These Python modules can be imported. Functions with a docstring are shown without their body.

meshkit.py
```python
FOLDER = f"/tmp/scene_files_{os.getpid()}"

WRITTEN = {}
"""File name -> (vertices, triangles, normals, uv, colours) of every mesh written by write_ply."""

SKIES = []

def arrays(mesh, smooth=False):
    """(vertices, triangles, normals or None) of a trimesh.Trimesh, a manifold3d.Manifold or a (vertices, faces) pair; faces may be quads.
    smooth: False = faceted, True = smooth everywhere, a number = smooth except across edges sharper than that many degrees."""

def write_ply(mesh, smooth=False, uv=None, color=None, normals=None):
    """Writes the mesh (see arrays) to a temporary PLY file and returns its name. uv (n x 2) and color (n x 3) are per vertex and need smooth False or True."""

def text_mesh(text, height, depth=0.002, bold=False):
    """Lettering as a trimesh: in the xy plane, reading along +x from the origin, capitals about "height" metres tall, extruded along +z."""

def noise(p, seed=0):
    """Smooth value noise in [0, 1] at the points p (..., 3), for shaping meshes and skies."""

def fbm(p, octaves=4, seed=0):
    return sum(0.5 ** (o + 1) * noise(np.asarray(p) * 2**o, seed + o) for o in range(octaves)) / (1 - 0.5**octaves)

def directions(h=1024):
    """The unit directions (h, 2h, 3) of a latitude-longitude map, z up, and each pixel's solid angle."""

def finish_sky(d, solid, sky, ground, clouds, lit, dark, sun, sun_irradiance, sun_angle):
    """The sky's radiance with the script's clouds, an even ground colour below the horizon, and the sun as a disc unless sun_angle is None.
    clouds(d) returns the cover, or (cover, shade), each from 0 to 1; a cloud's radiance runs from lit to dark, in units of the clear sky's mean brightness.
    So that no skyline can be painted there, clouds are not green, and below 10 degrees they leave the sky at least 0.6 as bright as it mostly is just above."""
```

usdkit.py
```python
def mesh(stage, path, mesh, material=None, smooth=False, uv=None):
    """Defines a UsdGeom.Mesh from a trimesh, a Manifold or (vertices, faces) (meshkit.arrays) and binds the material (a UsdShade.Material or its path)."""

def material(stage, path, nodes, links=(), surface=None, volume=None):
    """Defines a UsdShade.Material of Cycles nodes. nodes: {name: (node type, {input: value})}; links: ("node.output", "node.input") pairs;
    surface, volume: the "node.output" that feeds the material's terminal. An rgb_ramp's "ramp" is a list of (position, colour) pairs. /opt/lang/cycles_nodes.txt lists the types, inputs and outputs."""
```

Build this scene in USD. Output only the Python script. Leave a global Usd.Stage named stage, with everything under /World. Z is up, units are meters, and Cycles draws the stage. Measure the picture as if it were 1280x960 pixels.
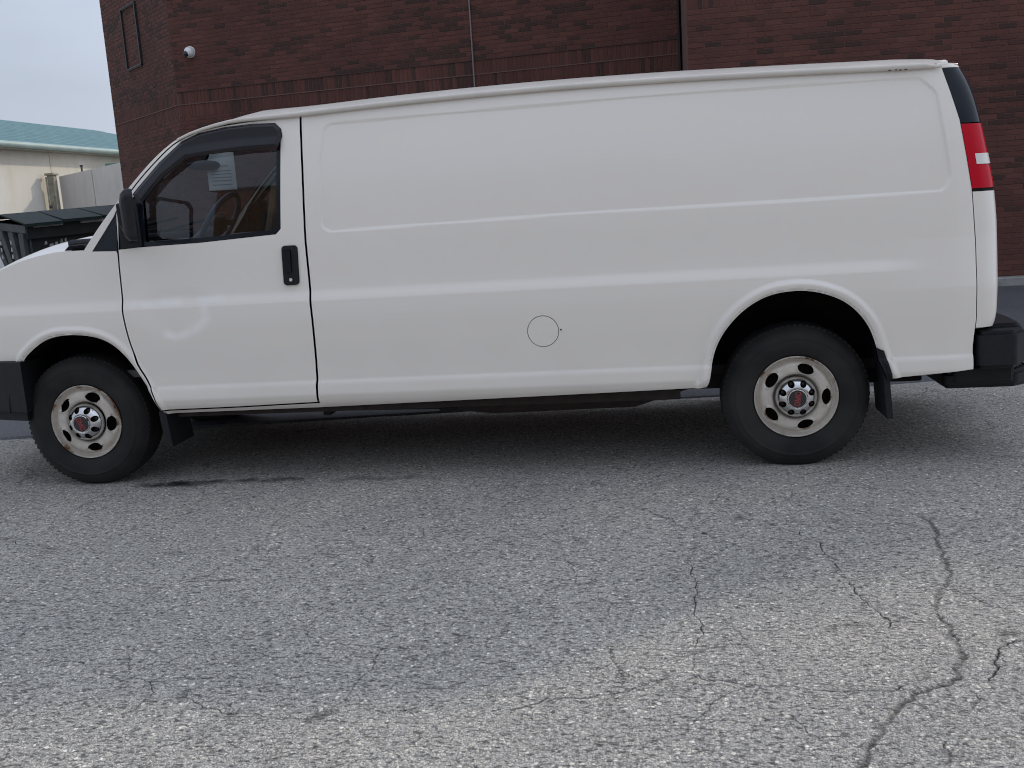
import math, numpy as np, trimesh, shapely, usdkit, meshkit
from shapely.geometry import Polygon, LineString, Point
from shapely import affinity
from scipy.spatial import Delaunay
from scipy.interpolate import PchipInterpolator
from pxr import Usd, UsdGeom, UsdLux, UsdShade, Gf, Sdf, Vt

stage = Usd.Stage.CreateInMemory()
UsdGeom.SetStageUpAxis(stage, UsdGeom.Tokens.z)
UsdGeom.SetStageMetersPerUnit(stage, 1.0)
UsdGeom.Xform.Define(stage, '/World')
UsdGeom.Scope.Define(stage, '/World/Looks')
RNG = np.random.default_rng(7)

# ------------------------------------------------------------------ camera
EXPOSURE = -0.92
cam = UsdGeom.Camera.Define(stage, '/World/camera')
YAW, PITCH, ROLL = -0.14375, 0.17798, 0.06413
fw = np.array([math.sin(YAW)*math.cos(PITCH), math.cos(YAW)*math.cos(PITCH), -math.sin(PITCH)])
r0 = np.array([math.cos(YAW), -math.sin(YAW), 0]); u0 = np.cross(r0, fw)
rt = math.cos(ROLL)*r0 - math.sin(ROLL)*u0
up = math.cos(ROLL)*u0 + math.sin(ROLL)*r0
M = Gf.Matrix4d(*[float(v) for v in (*rt, 0, *up, 0, *(-fw), 0, 3.2283, -5.1981, 1.4489, 1)])
cam.AddTransformOp().Set(M)
cam.CreateHorizontalApertureAttr(36.0); cam.CreateVerticalApertureAttr(27.0)
cam.CreateFocalLengthAttr(36.0*1270/1280)
cam.CreateClippingRangeAttr(Gf.Vec2f(0.05, 2000))
cam.CreateExposureAttr(EXPOSURE)

# ------------------------------------------------------------------ sky and sun
SUN = np.array([.8, 1.0, .77]); SUN /= np.linalg.norm(SUN)
SUN_EL, SUN_ROT = math.asin(SUN[2]), math.atan2(SUN[0], SUN[1])
sky = UsdLux.DomeLight.Define(stage, '/World/sky')
skym = usdkit.material(stage, '/World/Looks/sky_air', {
    'co': ('texture_coordinate', {}),
    'sky': ('sky_texture', {'sky_type': 'single_scattering', 'sun_disc': False, 'sun_elevation': SUN_EL, 'sun_rotation': SUN_ROT, 'aerosol_density': 2.0, 'air_density': 1.0}),
    'mp': ('mapping', {'scale': (1.0, 1.0, 3.0)}),
    'n': ('noise_texture', {'scale': 2.2, 'detail': 5.0, 'roughness': .55}),
    'rp': ('rgb_ramp', {'ramp': [(.30, (.62, .62, .62)), (.70, (.84, .84, .84))]}),
    'sz': ('separate_xyz', {}), 'el': ('map_range', {'from_min': 0.0, 'from_max': 1.0, 'to_min': .78, 'to_max': 1.7, 'clamp': True}),
    'dt': ('vector_math', {'math_type': 'dot_product', 'vector2': tuple(SUN)}), 'dc': ('math', {'math_type': 'maximum', 'value2': 0.0}), 'hz': ('math', {'math_type': 'multiply_add', 'value2': 1.0}),
    'cl': ('vector_math', {'math_type': 'scale', 'vector1': (8.7, 9.6, 11.4)}),
    'mx': ('mix_color', {'use_clamp': False}),
    'bg': ('background_shader', {'strength': 0.115})},
    [('co.generated', 'mp.vector'), ('mp.vector', 'n.vector'), ('n.fac', 'rp.fac'), ('rp.color', 'mx.fac'), ('sky.color', 'mx.a'), ('mx.result', 'bg.color'), ('co.generated', 'sz.vector'), ('sz.z', 'el.value'), ('co.generated', 'dt.vector1'), ('dt.value', 'dc.value1'), ('dc.value', 'hz.value1'), ('el.result', 'hz.value3'), ('hz.value', 'cl.scale'), ('cl.vector', 'mx.b')], surface='bg.background')
UsdShade.MaterialBindingAPI.Apply(sky.GetPrim()).Bind(skym)
sky.GetPrim().SetCustomDataByKey('kind', 'structure')
sun = UsdLux.DistantLight.Define(stage, '/World/sun')
sun.CreateIntensityAttr(0.6); sun.CreateAngleAttr(2.2); sun.CreateColorAttr(Gf.Vec3f(1.0, .90, .76))
sun.GetPrim().CreateAttribute('inputs:normalize', Sdf.ValueTypeNames.Bool).Set(True)
z_ = SUN; x_ = np.cross([0, 0, 1.0], z_); x_ /= np.linalg.norm(x_); y_ = np.cross(z_, x_)
sun.AddTransformOp().Set(Gf.Matrix4d(*[float(v) for v in (*x_, 0, *y_, 0, *z_, 0, 0, 0, 30, 1)]))

# ------------------------------------------------------------------ materials
MAT = {}
def mat(name, nodes, links=(), surface='p.BSDF', volume=None):
    MAT[name] = usdkit.material(stage, '/World/Looks/' + name, nodes, links, surface=surface, volume=volume); return MAT[name]
def plain(name, col, rough=.5, metal=0., var=.12, scale=14., bump=0., **kw):
    c = np.array(col)
    nodes = {'g': ('texture_coordinate', {}), 'n': ('noise_texture', {'scale': scale, 'detail': 5.0, 'roughness': .6}),
             'r': ('rgb_ramp', {'ramp': [(.3, tuple(c*(1-var))), (.7, tuple(np.minimum(c*(1+var), .95)))]}),
             'p': ('principled_bsdf', dict(roughness=rough, metallic=metal, **kw))}
    links = [('g.object', 'n.vector'), ('n.fac', 'r.fac'), ('r.color', 'p.base_color')]
    if bump:
        nodes['b'] = ('bump', {'strength': 1.0, 'distance': bump}); links += [('n.fac', 'b.height'), ('b.normal', 'p.normal')]
    return mat(name, nodes, links)

# white van paint: faint dirt film that thickens towards the rocker, scuffs from a primvar
mat('white_paint', {
    'g': ('geometry', {}), 'sx': ('separate_xyz', {}), 'n': ('noise_texture', {'scale': 3.0, 'detail': 6.0, 'roughness': .6}),
    'n2': ('noise_texture', {'scale': 60.0, 'detail': 3.0}),
    'mr': ('map_range', {'from_min': 1.0, 'from_max': .38, 'to_min': 0.0, 'to_max': 1.0, 'clamp': True}),
    'm1': ('math', {'math_type': 'multiply'}), 'm2': ('math', {'math_type': 'multiply_add', 'value2': .55, 'value3': .05}),
    'c': ('mix_color', {'a': (.69, .65, .595), 'b': (.49, .445, .385)}),
    'w': ('attribute', {'attribute': 'wear'}),
    'c2': ('mix_color', {'b': (.84, .84, .83)}),
    'rr': ('map_range', {'from_min': .3, 'from_max': .7, 'to_min': .22, 'to_max': .34, 'clamp': True}),
    'rw': ('math', {'math_type': 'multiply_add', 'value2': -.12}),
    'b': ('bump', {'strength': .25, 'distance': .0004}),
    'p': ('principled_bsdf', {'specular_ior_level': .5, 'coat_weight': .3, 'coat_roughness': .10})},
    [('g.position', 'sx.vector'), ('sx.z', 'mr.value'), ('mr.result', 'm1.value1'), ('n.fac', 'm1.value2'), ('m1.value', 'm2.value1'), ('m2.value', 'c.fac'),
     ('g.position', 'n.vector'), ('g.position', 'n2.vector'), ('c.result', 'c2.a'), ('w.fac', 'c2.fac'), ('c2.result', 'p.base_color'), ('n.fac', 'rr.value'),
     ('w.fac', 'rw.value1'), ('rr.result', 'rw.value3'), ('rw.value', 'p.roughness'), ('n2.fac', 'b.height'), ('b.normal', 'p.normal')])
plain('gutter_paint', (.50, .465, .415), .4, var=.08, scale=4)
plain('black_plastic', (.010, .0105, .012), .5, var=.25, scale=40, bump=.0003, specular_ior_level=.22)
plain('gloss_black', (.006, .008, .012), .16, var=.2, specular_ior_level=.35)
plain('visor_acrylic', (.004, .0035, .005), .10, var=.15, specular_ior_level=.4)
plain('under_black', (.010, .009, .0085), .85, var=.4, scale=12, specular_ior_level=.2)
plain('rust_steel', (.022, .015, .012), .85, var=.5, scale=18)
plain('interior_grey', (.07, .068, .066), .7, var=.15)
plain('seat_cloth', (.24, .155, .095), .95, var=.2, scale=60)
plain('interior_tan', (.16, .13, .10), .8, var=.2)
plain('blue_grey_plastic', (.05, .07, .11), .45, var=.15)
plain('headliner', (.30, .29, .27), .9)
plain('chrome', (.68, .68, .68), .15, metal=1.0, var=.1, scale=30)
plain('disc_black', (.012, .012, .013), .35)
plain('emblem_red', (.24, .03, .03), .35)
plain('paper_white', (.72, .73, .72), .8, var=.05)
plain('paper_ink', (.33, .35, .37), .8, var=.05)
plain('camera_white', (.72, .72, .71), .3, var=.05)
plain('lens_dark', (.02, .022, .03), .08)
plain('frame_black', (.012, .012, .014), .5)
plain('cable_grey', (.20, .18, .185), .6)
plain('opposite_wall', (.20, .125, .080), .9, var=.25, scale=3, bump=.004)
plain('ledge_mortar', (.13, .074, .064), .9)
plain('mortar_shadow', (.06, .035, .03), .9)
plain('joint_dark', (.022, .018, .018), .9)
plain('kerb_concrete', (.24, .235, .225), .9, var=.25, scale=7, bump=.004)
plain('coping_metal', (.12, .11, .10), .5)
plain('roof_tar', (.06, .06, .06), .9)
plain('green_lid', (.009, .018, .017), .6, var=.35, scale=5, specular_ior_level=.2)
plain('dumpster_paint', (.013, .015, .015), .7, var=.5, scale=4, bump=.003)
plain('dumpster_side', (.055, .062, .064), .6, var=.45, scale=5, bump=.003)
plain('worn_paint', (.42, .40, .37), .8, var=.4, scale=9)
plain('car_white', (.74, .75, .76), .25, var=.03, coat_weight=.5)
plain('car_glass_dark', (.02, .025, .03), .06)
plain('post_paint', (.40, .38, .28), .7, var=.35, scale=6)
plain('post_steel', (.30, .29, .24), .6, var=.3, scale=6)
plain('green_fascia', (.11, .23, .20), .5, var=.12, scale=2)
plain('gutter_green', (.33, .42, .38), .45, var=.12, scale=2)
plain('pipe_dark', (.06, .06, .06), .6)
plain('headlamp_lens', (.45, .46, .48), .08, var=.1)
plain('belt_black', (.03, .028, .026), .7)
plain('belt_anchor', (.40, .40, .37), .4)

mat('tyre_rubber', {'g': ('geometry', {}), 'n': ('noise_texture', {'scale': 30.0, 'detail': 6.0}), 'n2': ('noise_texture', {'scale': 5.0, 'detail': 4.0}),
    'r': ('rgb_ramp', {'ramp': [(.3, (.008, .008, .0085)), (.7, (.024, .0225, .021))]}), 'b': ('bump', {'strength': .5, 'distance': .001}),
    'p': ('principled_bsdf', {'roughness': .72, 'specular_ior_level': .25})},
    [('g.position', 'n.vector'), ('g.position', 'n2.vector'), ('n2.fac', 'r.fac'), ('r.color', 'p.base_color'), ('n.fac', 'b.height'), ('b.normal', 'p.normal')])
# steel wheel paint with rust where the primvar says the coating has gone
mat('wheel_paint', {'g': ('geometry', {}), 'n': ('noise_texture', {'scale': 22.0, 'detail': 6.0, 'roughness': .7}), 'w': ('attribute', {'attribute': 'wear'}),
    'a': ('math', {'math_type': 'add'}), 'rp': ('rgb_ramp', {'ramp': [(.75, (0, 0, 0)), (.94, (1, 1, 1))]}),
    'n2': ('noise_texture', {'scale': 70.0, 'detail': 3.0}), 'rc': ('rgb_ramp', {'ramp': [(.35, (.06, .022, .010)), (.65, (.20, .095, .035))]}),
    'pc': ('rgb_ramp', {'ramp': [(.3, (.42, .38, .325)), (.7, (.54, .50, .44))]}),
    'c': ('mix_color', {}), 'rr': ('map_range', {'from_min': 0., 'from_max': 1., 'to_min': .38, 'to_max': .85}),
    'p': ('principled_bsdf', {'metallic': .15})},
    [('g.position', 'n.vector'), ('g.position', 'n2.vector'), ('n.fac', 'a.value1'), ('w.fac', 'a.value2'), ('a.value', 'rp.fac'), ('n2.fac', 'rc.fac'), ('n.fac', 'pc.fac'),
     ('rp.color', 'c.fac'), ('pc.color', 'c.a'), ('rc.color', 'c.b'), ('c.result', 'p.base_color'), ('rp.color', 'rr.value'), ('rr.result', 'p.roughness')])
mat('window_glass', {'t': ('transparent_bsdf', {'color': (.60, .64, .66)}), 'gl': ('glossy_bsdf', {'color': (1, 1, 1), 'roughness': .015}), 'f': ('fresnel', {'IOR': 1.62}), 'm': ('mix_closure', {})},
    [('f.fac', 'm.fac'), ('t.BSDF', 'm.closure1'), ('gl.BSDF', 'm.closure2')], surface='m.closure')
mat('mirror_glass', {'p': ('metallic_bsdf', {'color': (.75, .78, .8), 'roughness': .02})}, surface='p.BSDF')
mat('red_lens', {'g': ('geometry', {}), 'w': ('wave_texture', {'scale': 60.0, 'bands_direction': 'z'}), 'b': ('bump', {'strength': .15, 'distance': .001}),
    'p': ('principled_bsdf', {'base_color': (.42, .006, .018), 'roughness': .16, 'specular_ior_level': .22})},
    [('g.position', 'w.vector'), ('w.fac', 'b.height'), ('b.normal', 'p.normal')])
plain('white_lens', (.62, .60, .56), .2, var=.06)

def brick_mat(name, k, tint):
    t = np.array(tint)
    cols = [(0.0, (.075, .046, .040)), (.16, (.090, .050, .043)), (.24, (.132, .060, .050)), (.6, (.150, .066, .055)), (.85, (.166, .072, .060)), (1.0, (.185, .084, .070))]
    mat(name, {'g': ('geometry', {}), 'a': ('attribute', {'attribute': 'tone'}), 'r': ('rgb_ramp', {'ramp': [(p, tuple(np.array(c)*k*t*[1.04, .93, .86])) for p, c in cols]}),
        'n': ('noise_texture', {'scale': 90.0, 'detail': 5.0, 'roughness': .65}), 'n3': ('noise_texture', {'scale': .7, 'detail': 4.0}),
        'm': ('mix', {'mix_type': 'multiply', 'fac': .5}), 'r3': ('rgb_ramp', {'ramp': [(.3, (.55, .55, .58)), (.7, (1, 1, 1))]}), 'm3': ('mix', {'mix_type': 'multiply', 'fac': .6}),
        'b': ('bump', {'strength': .6, 'distance': .003}), 'p': ('principled_bsdf', {'roughness': .88, 'specular_ior_level': .3})},
        [('g.position', 'n.vector'), ('g.position', 'n3.vector'), ('a.fac', 'r.fac'), ('r.color', 'm.color1'), ('n.color', 'm.color2'), ('n3.fac', 'r3.fac'), ('m.color', 'm3.color1'), ('r3.color', 'm3.color2'),
         ('m3.color', 'p.base_color'), ('n.fac', 'b.height'), ('b.normal', 'p.normal')])
brick_mat('brick_face', .92, (1, 1, 1))
plain('mortar', (.118, .057, .046), .95, var=.25, scale=20, bump=.003)

mat('asphalt', {'g': ('geometry', {}),
    'wn': ('noise_texture', {'scale': 25.0, 'detail': 3.0}),
    'v1': ('voronoi_texture', {'scale': 105.0, 'feature': 'f1'}), 'v2': ('voronoi_texture', {'scale': 260.0, 'feature': 'f1'}),
    's1': ('separate_color', {}), 's2': ('separate_color', {}),
    'c1': ('rgb_ramp', {'ramp': [(0, (.13, .13, .135)), (.35, (.265, .266, .268)), (.7, (.36, .357, .35)), (.92, (.45, .44, .42)), (.965, (.62, .60, .57)), (1, (.80, .78, .74))]}),
    'c2': ('rgb_ramp', {'ramp': [(0, (.19, .19, .195)), (.5, (.29, .29, .29)), (1, (.52, .51, .49))]}),
    'mx': ('mix_color', {'a': (0, 0, 0)}), 'sel': ('math', {'math_type': 'greater_than', 'value2': .62}),
    'gap': ('rgb_ramp', {'ramp': [(.45, (1, 1, 1)), (.85, (.5, .5, .5))]}), 'mg': ('mix', {'mix_type': 'multiply', 'fac': .75}),
    'n1': ('noise_texture', {'scale': .9, 'detail': 5.0, 'roughness': .6}), 'r1': ('rgb_ramp', {'ramp': [(.3, (1.60, 1.53, 1.45)), (.7, (2.12, 2.00, 1.80))]}), 'm1': ('mix', {'mix_type': 'multiply', 'fac': 1.0}),
    # fine broken crevices between the stones
    'mpc': ('mapping', {'scale': (1.0, 2.0, 1.0)}), 'nc': ('noise_texture', {'scale': 38.0, 'detail': 4.0, 'roughness': .62}), 'rc': ('rgb_ramp', {'ramp': [(.36, (.13, .13, .13)), (.45, (1, 1, 1))]}), 'mc': ('mix', {'mix_type': 'multiply', 'fac': .8}),
    'dn': ('noise_texture', {'scale': 3.2, 'detail': 5.0, 'roughness': .65}), 'dm': ('mix_vector', {'fac': .13, 'use_clamp': False}),
    'vc': ('voronoi_texture', {'feature': 'distance_to_edge', 'scale': 2.6}), 'vr': ('rgb_ramp', {'ramp': [(.002, (.18, .18, .18)), (.009, (1, 1, 1))]}),
    'vg': ('noise_texture', {'scale': 1.7, 'detail': 5.0, 'roughness': .7}), 'vgr': ('rgb_ramp', {'ramp': [(.47, (0, 0, 0)), (.62, (.9, .9, .9))]}), 'mv': ('mix', {'mix_type': 'multiply'}),
    'w': ('attribute', {'attribute': 'wear'}), 'mw': ('mix_color', {'b': (.020, .019, .019)}),
    'inv': ('math', {'math_type': 'multiply_add', 'value2': -1.0, 'value3': 1.0}), 'hh': ('math', {'math_type': 'multiply_add', 'value2': .8}), 'hb': ('math', {'math_type': 'multiply'}),
    'b': ('bump', {'strength': 1.0, 'distance': .009}), 'p': ('principled_bsdf', {'roughness': .82, 'specular_ior_level': .35})},
    [('g.position', 'v1.vector'), ('g.position', 'v2.vector'), ('v1.color', 's1.color'), ('v2.color', 's2.color'), ('s1.r', 'c1.fac'), ('s2.r', 'c2.fac'), ('s1.g', 'sel.value1'),
     ('sel.value', 'mx.fac'), ('c1.color', 'mx.b'), ('c2.color', 'mx.a'), ('v1.distance', 'gap.fac'), ('mx.result', 'mg.color1'), ('gap.color', 'mg.color2'),
     ('g.position', 'n1.vector'), ('n1.fac', 'r1.fac'), ('mg.color', 'm1.color1'), ('r1.color', 'm1.color2'),
     ('g.position', 'mpc.vector'), ('mpc.vector', 'nc.vector'), ('nc.fac', 'rc.fac'), ('m1.color', 'mc.color1'), ('rc.color', 'mc.color2'),
     ('g.position', 'dn.vector'), ('g.position', 'dm.a'), ('dn.color', 'dm.b'), ('dm.result', 'vc.vector'), ('vc.distance', 'vr.fac'), ('g.position', 'vg.vector'), ('vg.fac', 'vgr.fac'), ('vgr.color', 'mv.fac'), ('mc.color', 'mv.color1'), ('vr.color', 'mv.color2'), ('mv.color', 'mw.a'), ('w.fac', 'mw.fac'), ('mw.result', 'p.base_color'),
     ('v1.distance', 'inv.value1'), ('v2.distance', 'hh.value1'), ('inv.value', 'hh.value3'), ('hh.value', 'hb.value1'), ('rc.color', 'hb.value2'), ('hb.value', 'b.height'), ('b.normal', 'p.normal')])
mat('smooth_asphalt', {'g': ('geometry', {}), 'v': ('voronoi_texture', {'scale': 150.0}), 's': ('separate_color', {}), 'r': ('rgb_ramp', {'ramp': [(0, (.07, .072, .079)), (.8, (.105, .107, .114)), (1, (.17, .17, .17))]}),
    'n': ('noise_texture', {'scale': .6, 'detail': 5.0}), 'r2': ('rgb_ramp', {'ramp': [(.3, (.75, .76, .80)), (.7, (1.1, 1.1, 1.1))]}), 'm': ('mix', {'mix_type': 'multiply', 'fac': 1.0}),
    'b': ('bump', {'strength': .5, 'distance': .003}), 'p': ('principled_bsdf', {'roughness': .75, 'specular_ior_level': .4})},
    [('g.position', 'v.vector'), ('v.color', 's.color'), ('s.r', 'r.fac'), ('g.position', 'n.vector'), ('n.fac', 'r2.fac'), ('r.color', 'm.color1'), ('r2.color', 'm.color2'), ('m.color', 'p.base_color'), ('v.distance', 'b.height'), ('b.normal', 'p.normal')])
mat('cream_render', {'g': ('geometry', {}), 'mp': ('mapping', {'scale': (1, 1, .25)}), 'n': ('noise_texture', {'scale': 1.3, 'detail': 6.0, 'roughness': .65}),
    'r': ('rgb_ramp', {'ramp': [(.3, (.76, .70, .58)), (.55, (.83, .79, .69)), (.75, (.87, .85, .79))]}), 'n2': ('noise_texture', {'scale': 30.0, 'detail': 4.0}), 'b': ('bump', {'strength': .4, 'distance': .004}),
    'p': ('principled_bsdf', {'roughness': .9})},
    [('g.position', 'mp.vector'), ('mp.vector', 'n.vector'), ('n.fac', 'r.fac'), ('r.color', 'p.base_color'), ('g.position', 'n2.vector'), ('n2.fac', 'b.height'), ('b.normal', 'p.normal')])
mat('screen_concrete', {'g': ('geometry', {}), 'mp': ('mapping', {'scale': (1, 1, .2)}), 'n': ('noise_texture', {'scale': 1.8, 'detail': 6.0, 'roughness': .7}),
    'r': ('rgb_ramp', {'ramp': [(.3, (.50, .475, .435)), (.7, (.66, .63, .59))]}), 'n2': ('noise_texture', {'scale': 25.0, 'detail': 4.0}), 'b': ('bump', {'strength': .4, 'distance': .004}),
    'p': ('principled_bsdf', {'roughness': .9})},
    [('g.position', 'mp.vector'), ('mp.vector', 'n.vector'), ('n.fac', 'r.fac'), ('r.color', 'p.base_color'), ('g.position', 'n2.vector'), ('n2.fac', 'b.height'), ('b.normal', 'p.normal')])
mat('green_shingle', {'g': ('geometry', {}), 'n': ('noise_texture', {'scale': 2.2, 'detail': 6.0, 'roughness': .7}), 'a': ('attribute', {'attribute': 'tone'}), 'ad': ('math', {'math_type': 'multiply_add', 'value2': .5}),
    'r': ('rgb_ramp', {'ramp': [(.3, (.095, .195, .215)), (.9, (.135, .25, .265))]}), 'p': ('principled_bsdf', {'roughness': .85})},
    [('g.position', 'n.vector'), ('a.fac', 'ad.value1'), ('n.fac', 'ad.value3'), ('ad.value', 'r.fac'), ('r.color', 'p.base_color')])

# ------------------------------------------------------------------ helpers
USED = {}
def numbered(parent, name):
    k = (str(parent), name); n = USED.get(k, 0); USED[k] = n + 1
    return name if n == 0 else f'{name}_{n:03d}'
def path_of(parent): return '/World' if parent is None else str(parent.GetPath())
def thing(name, label, cat, group=None):
    x = UsdGeom.Xform.Define(stage, '/World/' + numbered('/World', name)); p = x.GetPrim()
    tag(p, label, cat, group); return p
def tag(p, label=None, cat=None, group=None, kind=None):
    for k, v in (('label', label), ('category', cat), ('group', group), ('kind', kind)):
        if v: p.SetCustomDataByKey(k, v)
    return p
def obj(name, mesh, material, parent=None, smooth=False, normals=None, prim=None, kind=None, label=None):
    """ONE Mesh prim under parent (or /World). prim = {primvar: per-vertex floats}, only with smooth False or True."""
    pp = path_of(parent); path = pp + '/' + numbered(pp, name)
    m = usdkit.mesh(stage, path, mesh, MAT[material], smooth=smooth)
    if normals is not None:
        m.CreateNormalsAttr(Vt.Vec3fArray.FromNumpy(np.asarray(normals, np.float32))); m.SetNormalsInterpolation('vertex')
    for k, v in (prim or {}).items():
        UsdGeom.PrimvarsAPI(m).CreatePrimvar(k, Sdf.ValueTypeNames.FloatArray, 'vertex').Set(Vt.FloatArray.FromNumpy(np.asarray(v, np.float32)))
    tag(m.GetPrim(), label=label, kind=kind)
    return m.GetPrim()
def box(c, s, rz=0.0):
    b = trimesh.creation.box(s)
    if rz: b.apply_transform(trimesh.transformations.rotation_matrix(rz, [0, 0, 1]))
    b.apply_translation(c); return b
def rbox(c, s, r=.02, rz=0.0):
    """box with chamfered edges"""
    import manifold3d as m3
    s = np.array(s)/2; r = min(r, s.min()*.95); P = []
    for sx in (-1, 1):
        for sy in (-1, 1):
            for sz in (-1, 1):
                e = np.array([sx, sy, sz])*s
                for k in range(3):
                    q = e.copy()
                    for j in range(3):
                        if j != k: q[j] -= np.sign(e[j])*r
                    P.append(q)
                q = e - np.sign(e)*r*.42; P.append(q)
    h = trimesh.convex.convex_hull(np.array(P))
    if rz: h.apply_transform(trimesh.transformations.rotation_matrix(rz, [0, 0, 1]))
    h.apply_translation(c); return h
def cat(*ms): return trimesh.util.concatenate([m for m in ms])
def frame_tube(pts, rads, sides=10, flat=None, cap=True):
    """tube along a polyline; rads scalar or list; flat=(a,b) gives an elliptic section (across, vertical)"""
    p = np.asarray(pts, float); n = len(p); t = np.gradient(p, axis=0); t /= np.linalg.norm(t, axis=1, keepdims=True)
    ref = np.where(np.abs(t[:, 2:]) < .9, [[0, 0, 1.]], [[1., 0, 0]])
    a = np.cross(t, ref); a /= np.linalg.norm(a, axis=1, keepdims=True); b = np.cross(a, t)
    r = np.broadcast_to(rads, (n,)); fa, fb = flat or (1, 1); ang = np.arange(sides)*2*np.pi/sides
    v = p[:, None] + r[:, None, None]*(fa*np.cos(ang)[None, :, None]*a[:, None] + fb*np.sin(ang)[None, :, None]*b[:, None])
    f = []
    for i in range(n-1):
        for j in range(sides):
            k = (j+1) % sides; f += [[i*sides+j, (i+1)*sides+j, (i+1)*sides+k], [i*sides+j, (i+1)*sides+k, i*sides+k]]
    v = v.reshape(-1, 3)
    if cap:
        for e in (0, n-1):
            c = len(v); v = np.vstack([v, p[e]])
            for j in range(sides):
                k = (j+1) % sides; f.append([c, e*sides+j, e*sides+k] if e == 0 else [c, e*sides+k, e*sides+j])
    m = trimesh.Trimesh(v, np.array(f), process=False)
    return m
def grid_mesh(Pts, flip=False):
    """Pts (n,m,3) -> quads"""
    n, m, _ = Pts.shape; i, j = np.meshgrid(np.arange(n-1), np.arange(m-1), indexing='ij')
    q = np.stack([i*m+j, (i+1)*m+j, (i+1)*m+j+1, i*m+j+1], -1).reshape(-1, 4)
    f = np.vstack([q[:, [0, 1, 2]], q[:, [0, 2, 3]]])
    if flip: f = f[:, ::-1]
    return trimesh.Trimesh(Pts.reshape(-1, 3), f, process=False)
def resample(ring, step):
    ring = np.asarray(ring, float)
    out = []
    for a, b in zip(ring[:-1], ring[1:]):
        n = max(1, int(np.ceil(np.linalg.norm(b-a)/step)))
        out += [a + (b-a)*k/n for k in range(n)]
    return np.array(out)
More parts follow.
